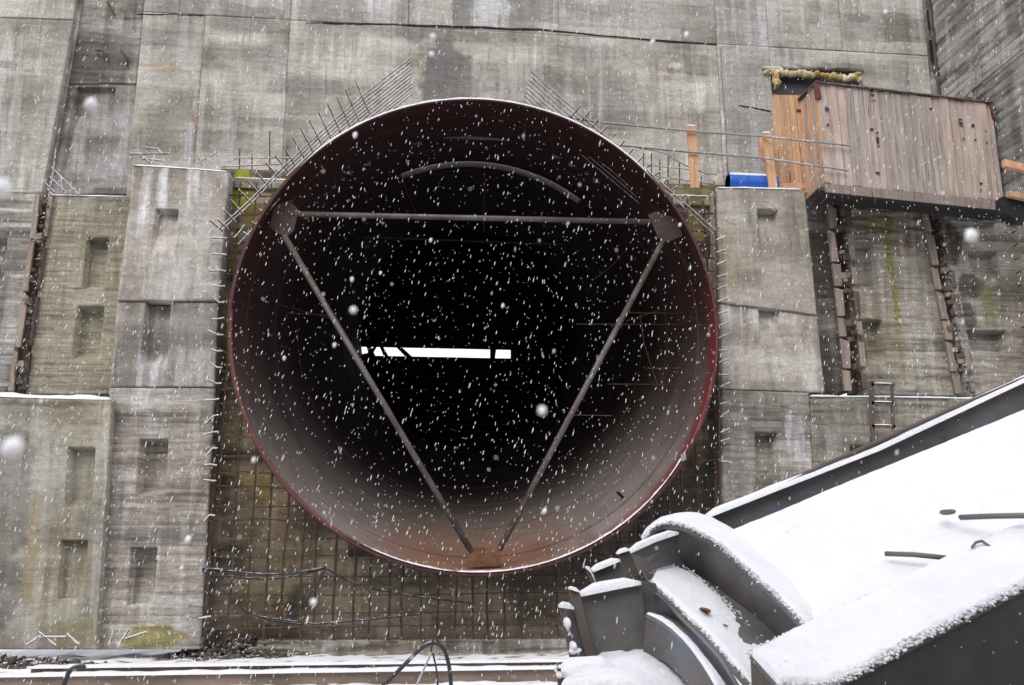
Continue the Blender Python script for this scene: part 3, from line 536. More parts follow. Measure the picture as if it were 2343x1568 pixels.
# ------------------------------------------------------------------ broken channels with stubs (formwork joint strips)
def channel(label, pts_top, pts_bot, Y, wpx, n, seed, flip=1):
    T = thing('joint_channel', label, 'channel', px(*pts_bot, Y), 'broken formwork channels with rebar stubs')
    r = random.Random(seed)
    ut, vt = pts_top; ub, vb = pts_bot
    f = lambda k, off: (ut+(ub-ut)*k+off, vt+(vb-vt)*k)
    # dark bed, side boards in separate lengths, stubs and torn chips
    MB().prism(Q([f(0, 0), f(0, wpx), f(1, wpx), f(1, 0)], Y+.30), (0, .1, 0)).build('channel_bed', M['wood_dark'], T)
    ks = [0, .13, .31, .44, .60, .71, .88, 1.0] if n < 25 else [0, .24, .5, .78, 1.0]
    for a, b in zip(ks[:-1], ks[1:]):
        j = r.uniform(-5, 5)
        MB().prism(Q([f(a, -4+j*.3), f(a+r.uniform(0, .02), wpx*.30+j), f(b-.01, wpx*.30+j*.4), f(b-.01, -3+j*.3)], Y-.06), (0, .08, 0)).build('board', M['wood_grey'] if flip > 0 else M['wood_dark'], T, bevel=.006)
        MB().prism(Q([f(a+.02, wpx*.82+j*.3), f(a+.02, wpx*1.12), f(b-.02, wpx*1.10), f(b-.02, wpx*.84)], Y-.02), (0, .09, 0)).build('board', M['wood_dark'] if r.random() < .5 else M['wood_grey'], T, bevel=.006)
    for i in range(n):
        k = (i+.5+r.uniform(-.25, .25))/n; c = f(k, wpx*.55)
        p = px(c[0], c[1], Y+.22); q = px(c[0]+flip*r.uniform(4, 13), c[1]-r.uniform(-3, 8), Y-.14-r.uniform(0, .1))
        MB().tube([p, q], .021, 5).build('rebar_stub', M['rebar_snow'] if r.random() < .25 else M['rebar'], T)
    for i in range(n//2+3):
        k = r.uniform(.03, .97); c = f(k, wpx*r.uniform(.3, .7)); s = r.uniform(5, 12)
        q = [(c[0]-s, c[1]-s*.5), (c[0]+s*.8, c[1]-s*.7), (c[0]+s, c[1]+s*.4), (c[0]-s*.6, c[1]+s*.7)]
        MB().prism(Q(q, Y-r.uniform(0, .1)), (0, .1, 0)).build('torn_board', M[r.choice(['wood_dark', 'wood_dark', 'wood_grey', 'stone'])], T, bevel=.006)
    return T
channel('tall broken channel with rebar stubs at the far left, between two concrete bays', (86, 440), (22, 900), -1.55, 32, 26, 1)
channel('broken rebar channel right of the narrow dark bay, below the shed', (1894, 470), (1936, 898), -1.25, 46, 24, 2)
channel('broken rebar channel in the middle of the right hand bays', (2112, 478), (2190, 905), -1.25, 40, 22, 3)
T = thing('rebar_row', 'column of small dark rebar stubs in concrete at the right edge of the photo', 'rebar', px(2335, 800, -1.3))
for i in range(11):
    u, v = 2308+i*3.1, 505+i*31
    MB().tube([px(u, v, -1.1), px(u+13, v-9, -1.5)], .016, 5).build('rebar_stub', M['rebar'], T)

# ------------------------------------------------------------------ penstock pipe
PP = thing('steel_pipe', 'huge open rust red steel penstock pipe mouth sticking out of the wall', 'pipe', (PC[0], PY, PC[1]-PR))
NA = 168; YE = 21.4
def ring_pts(Y, r, ang):
    c = pc(Y); return np.stack([c[0]+r*np.sin(ang), np.full_like(ang, Y), c[1]+r*np.cos(ang)], -1)      # ang 0 = top, clockwise to the right
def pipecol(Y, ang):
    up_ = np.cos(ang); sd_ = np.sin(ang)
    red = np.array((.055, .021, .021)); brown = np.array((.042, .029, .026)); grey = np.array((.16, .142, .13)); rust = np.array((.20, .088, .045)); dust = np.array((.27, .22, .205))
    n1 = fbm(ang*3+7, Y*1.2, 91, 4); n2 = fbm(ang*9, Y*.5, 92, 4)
    k = ss(.15, -.8, up_+.35*(n1-.5))*(1-.8*ss(1.5, 9, Y)); c = (red[None]*.75)*(1-k[:, None])+grey*k[:, None]  # darker crown and depths, greyer lit floor: light falloff put into the colour
    inner = ss(-1.9, 0.5, Y)*np.ones_like(up_); c = c*(1-inner[:, None]*(1-k[:, None])*.8)+brown*(inner*(1-k)*.8)[:, None]  # inner lengths browned further as painted depth shade
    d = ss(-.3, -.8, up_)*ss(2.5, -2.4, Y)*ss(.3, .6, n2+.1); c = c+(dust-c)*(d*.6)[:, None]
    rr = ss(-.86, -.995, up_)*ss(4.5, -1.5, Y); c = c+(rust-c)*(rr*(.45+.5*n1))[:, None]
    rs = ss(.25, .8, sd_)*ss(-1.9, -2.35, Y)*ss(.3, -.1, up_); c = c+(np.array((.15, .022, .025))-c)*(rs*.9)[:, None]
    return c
def shell(Y0, Y1, r, name='pipe_ring', t=.045):
    ang = np.linspace(0, 2*math.pi, NA, endpoint=False); ny = max(2, int((Y1-Y0)/.3)+1); V = []; Cc_ = []
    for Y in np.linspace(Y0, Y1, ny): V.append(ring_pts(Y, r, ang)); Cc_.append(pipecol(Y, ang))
    for Y in np.linspace(Y1, Y0, 2): V.append(ring_pts(Y, r+t, ang)); Cc_.append(np.tile((.12, .05, .045), (NA, 1)))
    n = len(V); V = np.concatenate(V); cc = np.concatenate(Cc_); Fc = []
    for i in range(n):
        j = (i+1) % n
        for k in range(NA): Fc.append((i*NA+k, j*NA+k, j*NA+(k+1) % NA, i*NA+(k+1) % NA))
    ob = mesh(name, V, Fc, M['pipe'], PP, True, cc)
    ob.data.set_sharp_from_angle(angle=math.radians(50)) if hasattr(ob.data, 'set_sharp_from_angle') else None
    return ob
seams = [PY, -1.3, .15, 1.65]+[3.2+1.55*i for i in range(12)]
seams[-1] = YE
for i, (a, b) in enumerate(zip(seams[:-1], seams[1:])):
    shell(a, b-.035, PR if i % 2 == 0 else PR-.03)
# outer skin band holding the rings together, dark weld backing seen in the seams
ang = np.linspace(0, 2*math.pi, NA, endpoint=False)
V = np.concatenate([ring_pts(PY+.06, PR+.05, ang), ring_pts(YE, PR+.05, ang), ring_pts(YE, PR+.08, ang), ring_pts(PY+.06, PR+.08, ang)])
Fc = [(i*NA+k, ((i+1) % 4)*NA+k, ((i+1) % 4)*NA+(k+1) % NA, i*NA+(k+1) % NA) for i in range(4) for k in range(NA)]
mesh('outer_skin', V, Fc, M['gusset'], PP, True)
def arcsurf(name, Y0, Y1, r, a0, a1, mat, parent, t=.02, n=50):
    an = np.linspace(a0, a1, n); rows = [ring_pts(Y0, r, an), ring_pts(Y1, r, an), ring_pts(Y1, r-t, an), ring_pts(Y0, r-t, an)]
    V = np.concatenate(rows); Fc = [(i*n+k, i*n+k+1, ((i+1) % 4)*n+k+1, ((i+1) % 4)*n+k) for i in range(4) for k in range(n-1)]
    Fc += [(0, n, 2*n, 3*n)[::-1], (n-1, 2*n-1, 3*n-1, 4*n-1)]
    return mesh(name, V, Fc, mat, parent, True)
arcsurf('lit_primer_strip', 3.3, 4.0, PR-.05, -.44, .66, M['pale'], PP)  # exposed primer band; floor light's reflection put into its pale colour
# rim flange edge
arcsurf('rim_edge', PY-.02, PY+.02, PR+.02, 1.75, 4.75, M['red'], PP, .05, 120)
# snow lying on the rim: a thin line over the top outside, a wider one inside the bottom
def rim_snow(a0, a1, r0, r1, Y0, Y1, seed, n=150):
    an = np.linspace(a0, a1, n); V = []
    for i, a in enumerate(an):
        e = min(1, min(i, n-1-i)/12); nn = float(fbm(np.array(a*30.), np.array(1.), seed, 3))
        h = (r1-r0)*e*(.6+.8*nn)
        for (Y, k) in ((Y0, 0), (Y0, .75), (Y0*.6+Y1*.4, 1), (Y1, .7), (Y1, 0)):
            V.append(ring_pts(Y, r0+h*k, np.array([a]))[0])
    Fc = [(i*5+k, i*5+k+1, (i+1)*5+k+1, (i+1)*5+k) for i in range(n-1) for k in range(4)]
    return mesh('snow_line', V, Fc, M['snow'], PP, True)
rim_snow(-.86, .86, PR+.03, PR+.075, PY-.01, PY+.25, 3)
rim_snow(2.02, 3.7, PR+.0, PR-.045, PY-.02, PY+.08, 4)
# bracing triangle with gussets
def P2(u, v, Y=-2.25): return px(u, v, Y)
for pts in ([(628, 470), (664, 458), (683, 480), (672, 528), (652, 545), (616, 520)], [(1482, 492), (1500, 484), (1550, 500), (1562, 540), (1525, 555), (1507, 546)], [(1068, 1252), (1146, 1252), (1144, 1296), (1072, 1298)]):
    MB().prism([P2(*p, -2.28) for p in pts], (0, .03, 0)).build('gusset_plate', M['rust'] if pts[0][1] > 1000 else M['gusset'], PP, bevel=.006)
for a, b in (((664, 490), (1488, 508)), ((650, 540), (1078, 1262)), ((1516, 552), (1142, 1258))):
    s = MB().tube([P2(*a), P2(*b)], .060, 10).build('brace_strut', M['strut'], PP, True)
# second frame deeper inside, thin stays and loose rods
for a, b, Y in (((835, 543), (1290, 560), 3.4), ((915, 400), (965, 522), 3), ((1108, 400), (1106, 530), 3)):
    MB().tube([px(*a, Y), px(*b, Y)], .018, 6).build('inner_stay', M['rebar'], PP)
RS = thing('rod_scaffold', 'thin rods of a light scaffold hanging inside the right of the pipe', 'scaffold', px(1500, 900, -.2))
for k, pts in enumerate(([(1430, 716), (1640, 718)], [(1318, 742), (1560, 743)], [(1478, 843), (1600, 843)], [(1390, 879), (1545, 880)], [(1300, 950), (1400, 951)], [(1464, 720), (1474, 790), (1500, 870), (1522, 930)], [(1358, 640), (1398, 610), (1435, 570)], [(1432, 735), (1540, 700)])):
    MB().tube([px(*p, -.3+.12*k) for p in pts], .010, 5).build('rod', M['rebar'], RS)
RL = thing('rod_scaffold', 'two thin slanting rods hanging inside the left of the pipe', 'scaffold', px(650, 700, 0))
for pts in ([(632, 696), (780, 735)], [(655, 716), (770, 722)]):
    MB().tube([px(*p, .2) for p in pts], .010, 5).build('rod', M['rebar'], RL)
MB().tube([px(1412, 1126, -1.2), px(1428, 1142, -1.0)], .03, 6).build('lug', M['black'], PP)
sn = MB().prism(Q([(1556, 1040), (1568, 1036), (1570, 1052), (1560, 1056)], PY-.05), (0, .05, 0)).build('rim_lug', M['rail'], PP)

# bulkhead far inside with the bright slot
BK = thing('timber_bulkhead', 'black timber bulkhead closing the far end of the pipe around a bright slot', 'bulkhead', (pc(YE)[0], YE, pc(YE)[1]-PR))
sl0 = px(826, 793, YE); sl1 = px(1196, 821, YE); cx, cz = pc(YE)
zt, zb = sl0[2], sl1[2]; R_ = 5.2; XL, XR = sl0[0], px(1168, 800, YE)[0]
nb = 14
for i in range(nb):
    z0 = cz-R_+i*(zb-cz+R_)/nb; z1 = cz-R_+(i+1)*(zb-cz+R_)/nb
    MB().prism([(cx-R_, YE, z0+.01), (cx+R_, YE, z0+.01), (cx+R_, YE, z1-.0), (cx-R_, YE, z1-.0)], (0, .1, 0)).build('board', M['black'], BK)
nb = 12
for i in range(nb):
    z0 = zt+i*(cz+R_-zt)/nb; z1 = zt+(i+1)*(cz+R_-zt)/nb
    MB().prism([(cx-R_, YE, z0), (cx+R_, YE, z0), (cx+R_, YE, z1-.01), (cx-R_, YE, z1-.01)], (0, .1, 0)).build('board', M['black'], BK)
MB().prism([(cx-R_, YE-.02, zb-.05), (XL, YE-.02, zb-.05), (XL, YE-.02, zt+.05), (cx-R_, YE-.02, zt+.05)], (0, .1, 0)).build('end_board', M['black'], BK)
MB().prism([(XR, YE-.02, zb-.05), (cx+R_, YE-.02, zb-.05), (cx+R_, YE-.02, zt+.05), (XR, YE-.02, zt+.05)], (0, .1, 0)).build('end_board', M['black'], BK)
for q in ([(838, 793), (848, 793), (862, 821), (846, 821)], [(856, 793), (862, 793), (846, 821), (832, 815)], [(868, 793), (876, 793), (892, 821), (880, 821)], [(905, 793), (917, 793), (948, 821), (932, 821)], [(1121, 792), (1136, 792), (1132, 822), (1121, 822)], [(822, 812), (838, 808), (838, 822), (822, 822)]):
    MB().prism(Q(q, YE-.06), (0, .05, 0)).build('brace', M['black'], BK)
for q in ([(765, 738), (777, 736), (779, 772), (768, 776)], [(788, 826), (806, 824), (806, 829), (788, 831)], [(812, 826), (836, 823), (836, 828), (812, 830)]):
    MB().prism(Q(q, YE-.1), (0, .05, 0)).build('mossy_board', M['green'], BK)

# ------------------------------------------------------------------ rebar grid in the recess
RG = thing('rebar_grid', 'rusty square rebar grid standing in the dark recess around the pipe', 'rebar', (1.2, -.95, 0))
Yg = -1.52; gc = pc(Yg); gr = PR+.10; rb = random.Random(5)
def edge_l(z): 
    a = px(528, 392, Yg); b = px(462, 1470, Yg); k = (a[2]-z)/(a[2]-b[2]); return a[0]+(b[0]-a[0])*k
def edge_r(z):
    a = px(1630, 430, Yg); b = px(1650, 1470, Yg); k = (a[2]-z)/(a[2]-b[2]); return a[0]+(b[0]-a[0])*k
xs = []; x = edge_l(0)+.1
while x < edge_r(5): xs.append(x+rb.uniform(-.05, .05)); x += .335
for x in xs:
    top = LEDGE-.15 if x > edge_l(LEDGE) or True else 9
    def bar(z0, z1):
        if z1-z0 < .15: return
        n_ = 4; pts = [(x+rb.uniform(-.03, .03), Yg+rb.uniform(-.04, .04), z0+(z1-z0)*i/n_) for i in range(n_+1)]
        MB().tube(pts, rb.choice([.017, .022, .027]), 5).build('rebar', M['rebar'], RG)
    zl = .3
    # the left edge leans: start only where the bar is inside the recess
    zmax = LEDGE-.2
    if x < edge_l(LEDGE): zmax = max(.5, (x-edge_l(0))/(edge_l(LEDGE)-edge_l(0))*LEDGE)
    dx = x-gc[0]
    if abs(dx) < gr:
        hh = math.sqrt(gr*gr-dx*dx); bar(zl, gc[1]-hh); bar(gc[1]+hh, zmax)
    else: bar(zl, zmax)
z = .55
while z < LEDGE-.25:
    zz = z+rb.uniform(-.06, .06); xl, xr = edge_l(zz), edge_r(zz); dz = zz-gc[1]
    segs = [(xl, xr)]
    if abs(dz) < gr:
        hh = math.sqrt(gr*gr-dz*dz); segs = [(xl, gc[0]-hh), (gc[0]+hh, xr)]
    for a, b in segs:
        if b-a > .12:
            n_ = 5; MB().tube([(a+(b-a)*i/n_, Yg-.03+rb.uniform(-.015, .015), zz+rb.uniform(-.025, .025)) for i in range(n_+1)], rb.choice([.012, .016, .020]), 5).build('rebar', M['rebar'], RG)
    z += .335
# edge bars and snowy stubs
def polybar(pts, Y, r, parent, mat='rebar_snow', name='rebar'):
    return MB().tube([px(u, v, Y) for u, v in pts], r, 6).build(name, M[mat], parent)
EL = thing('rebar_row', 'row of snowy rebar stubs along the left edge of the pipe recess', 'rebar', px(480, 1400, -1.8))
polybar([(512, 520), (503, 700), (495, 900), (478, 1200), (462, 1460)], -1.62, .016, EL, 'rebar')
for i, v in enumerate(list(range(545, 1120, 37))+[1178, 1412]):
    ub = 512-(v-540)*.038-(4 if v > 900 else 0); a = rb.uniform(-.1, .55) if v < 950 else rb.uniform(-.9, .1); L_ = rb.uniform(20, 32)
    polybar([(ub+8, v+rb.uniform(-3, 3)), (ub-4, v), (ub-L_*math.cos(a), v-L_*math.sin(a))], -1.85, .019, EL, name='rebar_stub')
ER = thing('rebar_row', 'row of snowy rebar stubs along the right edge of the pipe recess', 'rebar', px(1650, 1400, -1.8))
polybar([(1634, 430), (1638, 560), (1642, 800), (1648, 1150)], -1.75, .02, ER, 'rebar')
for i, v in enumerate(list(range(550, 900, 28))+[925, 955, 990, 1010, 1055]):
    a = rb.uniform(.2, .45) if v < 780 else rb.uniform(-.2, .7); L_ = rb.uniform(20, 27); ub = 1638+(v-540)*.022
    polybar([(ub, v), (ub+L_*math.cos(a), v-L_*math.sin(a))], -1.85, .018, ER, name='rebar_stub')
polybar([(1700, 0), (1700, 0)], 0, .01, ER) if False else None

# shoulder mats
ML = thing('rebar_mat', 'slanting snowy rebar mat leaning on the upper left shoulder of the pipe', 'rebar', px(720, 320, -1.8))
for k in range(11):
    Yk = -2.2+.17*k
    base = [(500, 524), (569, 461), (649, 381), (742, 294), (828, 220), (941, 131)] if k < 2 else [(649, 381), (742, 294), (828, 220), (941, 131)]
    P = [px(u, v, -2.2) for u, v in base]; P = [np.array([p[0], Yk, p[2]-.0*k]) for p in P]
    MB().tube(P, .017, 6).build('rebar', M['rebar_snow'], ML)
tips = [(814, 186, 32, 76), (790, 205, 32, 74), (771, 223, 31, 70), (750, 239, 30, 66), (729, 257, 29, 62), (708, 276, 28, 56), (688, 294, 27, 52), (669, 314, 27, 48), (648, 335, 27, 44), (629, 356, 30, 38), (608, 373, 32, 36), (586, 395, 33, 36), (565, 413, 35, 36), (545, 433, 34, 36), (527, 457, 30, 34), (512, 480, 28, 30), (497, 502, 26, 24), (480, 504, 30, 26)]
for (u, v, du, dv) in tips:
    MB().tube([px(u, v, -2.3), px(u+du, v+dv, -2.15)], .018, 6).build('tie_bar', M['rebar_snow'], ML)
polybar([(545, 560), (600, 500), (640, 455)], -2.35, .017, ML); polybar([(535, 545), (545, 535), (560, 515)], -2.35, .017, ML)
for (u, v) in ((570, 540), (590, 517), (607, 488), (620, 470)): polybar([(u-14, v-9), (u+4, v+3)], -2.45, .018, ML, name='tie_bar')
MR = thing('rebar_mat', 'slanting snowy rebar mat leaning on the upper right shoulder of the pipe', 'rebar', px(1400, 330, -1.8))
for k in range(9):
    base = [(1214, 163), (1357, 288), (1515, 420), (1636, 527)] if k < 2 else [(1214, 163), (1357, 288), (1500, 408)]
    P = [px(u, v, -2.2) for u, v in base]; P = [np.array([p[0], -2.2+.19*k, p[2]]) for p in P]
    MB().tube(P, .017, 6).build('rebar', M['rebar_snow'], MR)
for (x_, y_) in [(775, 390), (845, 430), (910, 490), (970, 545), (1035, 595), (1100, 650), (1165, 710), (1235, 765), (1310, 815), (1360, 880), (1425, 935), (1485, 990), (1555, 1050), (1615, 1105), (1680, 1165), (1740, 1225), (1805, 1285)]:
    u, v = 1089+.3087*x_, 121+.3087*y_
    e = (22, 26) if x_ < 1300 else (14, 12)
    MB().tube([px(u, v, -2.3), px(u-e[0], v+e[1], -2.1)], .018, 6).build('tie_bar', M['rebar_snow'], MR)
# bars standing on the ledges
LS = thing('rebar_cage', 'snowy rusty bars standing on the ledge left of the pipe shoulder', 'rebar', px(580, 385, -1.2))
for (u, v0) in ((548, 340), (576, 355), (617, 300), (656, 335)): polybar([(u, 400), (u, v0)], -1.1, .014, LS, 'rebar')
polybar([(520, 372), (545, 361), (680, 362)], -1.15, .016, LS); polybar([(505, 382), (640, 376)], -1.25, .016, LS)
for a, b in (((448, 376), (492, 352)), ((452, 350), (462, 378)), ((475, 362), (487, 374))): polybar([a, b], -1.5, .013, LS)
RSb = thing('rebar_cage', 'snowy rusty bars standing on the ledge right of the pipe shoulder', 'rebar', px(1540, 425, -1.2))
for (u, v0) in ((1472, 352), (1490, 352), (1509, 368), (1528, 358), (1554, 372), (1581, 375), (1632, 414), (1604, 405)): polybar([(u, 440), (u, v0)], -1.1, .014, RSb, 'rebar')
polybar([(1462, 340), (1500, 345), (1530, 355), (1555, 372), (1580, 385), (1625, 400)], -1.2, .017, RSb); polybar([(1478, 378), (1560, 386), (1640, 400)], -1.15, .014, RSb); polybar([(1500, 404), (1560, 411), (1632, 422)], -1.15, .014, RSb)
# loose bundle on buttress B and bars on buttress A
LBn = thing('rebar_bundle', 'small tangle of snow covered bent bars on the left buttress top', 'rebar', px(340, 375, -1.6))
for pts in ([(298, 352), (388, 352)], [(318, 360), (340, 345), (332, 338), (360, 341), (372, 356)], [(322, 362), (330, 364), (372, 368)], [(352, 374), (354, 350)], [(374, 372), (372, 356), (378, 350)], [(318, 352), (342, 372)]): polybar(pts, -1.6, .022, LBn)
LBa = thing('rebar_bundle', 'bent snowy bars leaning over the channel top at the far left', 'rebar', px(140, 440, -1.5))
for pts in ([(128, 338), (121, 400), (112, 450)], [(117, 383), (180, 445)], [(114, 405), (150, 440)], [(104, 420), (124, 440)], [(140, 408), (141, 440)], [(151, 410), (149, 445)], [(162, 417), (161, 445)], [(172, 425), (172, 445)], [(183, 430), (182, 445)], [(108, 432), (122, 448)]): polybar(pts, -1.55, .015, LBa)

# ------------------------------------------------------------------ railing, barrel, shed
GRl = thing('guard_rail', 'two long snowy rods between fresh timber posts beside the shed', 'railing', px(1670, 430, -1.4))
for pts in ([(1290, 268), (1380, 281), (1573, 300), (1750, 313), (1861, 325), (1946, 334)], [(1410, 332), (1573, 348), (1745, 362), (1861, 379), (1940, 391)]):
    P = [px(u, v, -1.78 if u < 1760 else -2.43) for u, v in pts]; MB().tube(P, .026, 6).build('rail', M['rail'], GRl)
for q in ([(1571, 287), (1592, 288), (1600, 430), (1580, 430)], [(1744, 303), (1764, 304), (1779, 431), (1759, 431)]):
    p = MB().prism(Q(q, -1.72), (0, .06, 0)).build('post', M['wood_new'], GRl, bevel=.006)
    a, b = px(q[0][0], q[0][1], -1.72), px(q[1][0], q[1][1], -1.72)
    snow_strip('snow_cap', [a, b], .06, .025, GRl, 3)
def barrel():
    c0 = px(1652, 416, -1.15); r = .2; L_ = 1.12; z0 = LEDGE+.245; V = []; rows = [(0, .9), (.0, .99), (.03, 1.0), (.06, .985), (.33, .985), (.35, 1.02), (.37, .985), (.72, .985), (.74, 1.02), (.76, .985), (1.06, .985), (1.1, 1.0), (1.12, .97)]
    n = 32
    for (d, k) in rows:
        for i in range(n): a = 2*math.pi*i/n; V.append((c0[0]+d, -1.50+r*k*math.cos(a), z0+r*k*math.sin(a)))
    Fc = [(i*n+j, i*n+(j+1) % n, (i+1)*n+(j+1) % n, (i+1)*n+j) for i in range(len(rows)-1) for j in range(n)]+[tuple(range(n)), tuple((len(rows)-1)*n+j for j in range(n))]
    B_ = thing('barrel', 'blue plastic barrel lying on its side on the snowy ledge by the timber post', 'barrel', (c0[0]+.55, -1.28, LEDGE))
    mesh('barrel_body', V, Fc, M['blue'], B_, True)
    V = []; N = 30
    for i in range(N+1):
        x = c0[0]+.02+1.08*i/N; e = float(fbm(np.array(i*.5), np.array(0.), 4, 3))
        for k in range(7):
            a = math.pi*(.5-.21*(1 if k != 0 else 1)*(1-k/3)); rr = r+ (.035*(.7+.6*e) if 0 < k < 6 else -.004); V.append((x, -1.50-rr*math.cos(a), z0+rr*math.sin(a)))
    mesh('snow_cap', V, [(i*7+k, i*7+k+1, (i+1)*7+k+1, (i+1)*7+k) for i in range(N) for k in range(6)], M['snow'], B_, True)
barrel()

SH = thing('timber_shed', 'cantilevered weathered plank shed hung on the wall at the upper right', 'shed', px(2090, 470, -2.0))
Ys = -2.35; rw = random.Random(3)
TLs, TRs, BRs, BLs = (1869, 190), (2270, 238), (2294, 461), (1884, 419)
def bl(s, t):
    return ((TLs[0]*(1-s)+TRs[0]*s)*(1-t)+(BLs[0]*(1-s)+BRs[0]*s)*t, (TLs[1]*(1-s)+TRs[1]*s)*(1-t)+(BLs[1]*(1-s)+BRs[1]*s)*t)
cuts = [0]; 
while cuts[-1] < .97: cuts.append(cuts[-1]+rw.uniform(.028, .056))
cuts[-1] = 1
for i, (a, b) in enumerate(zip(cuts[:-1], cuts[1:])):
    t0 = rw.uniform(-.02, .015); t1 = 1+rw.uniform(-.01, .025); g = .0005
    # boards slant a little against the frame
    sk = .012
    q = [bl(a+g-sk*.5, t0), bl(b-g-sk*.5, t0), bl(b-g+sk*.5, t1), bl(a+g+sk*.5, t1)]
    MB().prism(Q(q, Ys+rw.uniform(0, .035)), (0, .03, 0)).build('plank', M['wood'], SH, bevel=.004)
MB().prism(Q([(1872, 200), (2268, 245), (2290, 455), (1886, 415)], Ys+.07), (0, .03, 0)).build('backing', M['wood_dark'], SH)
MB().prism(Q([(1883, 419), (2294, 460), (2303, 483), (1891, 440)], Ys-.02), (0, .09, 0)).build('base_beam', M['wood_grey'], SH, bevel=.006)
MB().prism([px(1883, 440, Ys), px(2302, 484, Ys), px(2302, 484, Ys)+[0, .5, 0], px(1883, 440, Ys)+[0, .5, 0]], (0, 0, -.04)).build('floor_board', M['black'], SH)  # black colour paints in the shade under the shed floor
for s_ in (.02, .35, .66, .96):
    p = px(*[x0_+(x1_-x0_)*s_ for x0_, x1_ in ((1891, 2300), (444, 486))], Ys+.05); MB().bar(p, p+[0, .5, 0], .08, .06).build('joist', M['wood_dark'], SH)
MB().prism(Q([(1862, 187), (1872, 187), (1880, 225), (1868, 226)], Ys-.03), (0, .08, 0)).build('corner_iron', M['red'], SH)
MB().prism(Q([(2264, 234), (2271, 235), (2278, 270), (2272, 270)], Ys-.03), (0, .06, 0)).build('corner_iron', M['red'], SH)
# left end and flat roof
a, b = px(1869, 190, Ys), px(1884, 419, Ys)
for i in range(5):
    y0 = Ys+.03+i*.19; MB().prism([(a[0]-.0, y0, a[2]), (a[0], y0+.18, a[2]), (b[0], y0+.18, b[2]), (b[0], y0, b[2])], (.03, 0, 0)).build('end_plank', M['wood'] if i % 2 else M['wood_new'], SH)
c, d = px(2270, 238, Ys), px(1869, 190, Ys)
MB().prism([px(1865, 187, Ys-.05), px(2273, 235, Ys-.05), px(2273, 235, Ys-.05)+[0, 1.6, .1], px(1865, 187, Ys-.05)+[0, 1.6, .1]], (0, 0, .025)).build('roof_board', M['wood_dark'], SH)
snow_strip('snow_cap', [px(1867, 187, Ys-.04), px(2060, 209, Ys-.04), px(2271, 234, Ys-.04)], .5, .035, SH, 21)
# door leaf of fresh boards with strap hinges, trim and sill
Yd = -1.42
DR = bpy.data.objects.new('door', None); COL.objects.link(DR); DR.matrix_world = Matrix.Translation(Vector(px(1810, 420, Yd))); DR.parent = SH; DR.matrix_parent_inverse = SH.matrix_world.inverted()
dc = [0, .2, .4, .56, .78, 1]
for a, b in zip(dc[:-1], dc[1:]):
    f0 = lambda s: (1764+98*s, 217+2*s); f1 = lambda s: (1777+106*s, 418+0*s)
    tall = 0 if a > .5 else 12
    q = [f0(a+.003), f0(b-.003), f1(b-.003), f1(a+.003)]; q = [q[0], q[1], (q[2][0], q[2][1]+tall), (q[3][0], q[3][1]+tall)]
    MB().prism(Q(q, Yd+rw.uniform(0, .02)), (0, .03, 0)).build('plank', M['wood_new'], DR, bevel=.004)
for q in ([(1822, 250), (1864, 253), (1864, 258), (1822, 255)], [(1830, 370), (1877, 372), (1877, 377), (1830, 375)]):
    MB().prism(Q(q, Yd-.02), (0, .015, 0)).build('hinge', M['red'], DR)
MB().prism(Q([(1862, 225), (1867, 225), (1884, 420), (1878, 420)], Yd-.03), (0, .04, 0)).build('door_stile', M['wood'], SH)
MB().bar(px(1836, 441, Yd-.05), px(1884, 421, Yd-.05), .06, .06).build('brace', M['wood_new'], SH)
MB().prism(Q([(1842, 404), (1880, 404), (1880, 424), (1842, 424)], Yd+.08), (0, .02, 0)).build('dark_gap', M['black'], SH)
MB().prism(Q([(1733, 322), (1752, 300), (1758, 320), (1752, 372), (1738, 360)], -1.45), (0, .04, 0)).build('side_board', M['wood_new'], SH, bevel=.005)
MB().prism(Q([(1752, 392), (1780, 420), (1850, 418), (1850, 432), (1775, 430), (1756, 415)], -1.5), (0, .04, 0)).build('sill_board', M['wood_new'], SH)
# ink stencil marks left on the planks: worn blocks, no readable letters
marks = [(1105, 355, 28, 14), (1112, 385, 30, 16), (1115, 425, 28, 8), (800, 596, 16, 22), (1150, 700, 22, 40), (1108, 625, 30, 14), (1145, 650, 22, 10), (1510, 480, 22, 16), (790, 480, 26, 22), (1720, 560, 22, 14), (1725, 585, 22, 22), (1815, 600, 24, 24), (1745, 695, 12, 16), (1828, 700, 16, 14), (1868, 1003, 24, 14), (1905, 718, 12, 12), (1865, 1052, 10, 16), (1145, 930, 22, 16), (1150, 745, 22, 8), (1900, 640, 12, 10)]
for (x_, y_, ww, hh) in marks:
    u, v = 1631.7+.328*x_, 90.7+.328*y_; wd = ww*.17; hh2 = hh*.17; m_ = MB()
    for i in range(3):
        uu = u+rw.uniform(-wd, wd)*.6; vv = v+rw.uniform(-hh2, hh2)*.6; a_ = wd*rw.uniform(.5, .9); b_ = hh2*rw.uniform(.4, .9)
        m_.prism(Q([(uu-a_, vv-b_), (uu+a_, vv-b_*.8), (uu+a_*1.1, vv+b_), (uu-a_*.9, vv+b_)], Ys-.004-.001*i), (0, .003, 0))
    m_.build('ink_mark', M['ink'], SH)
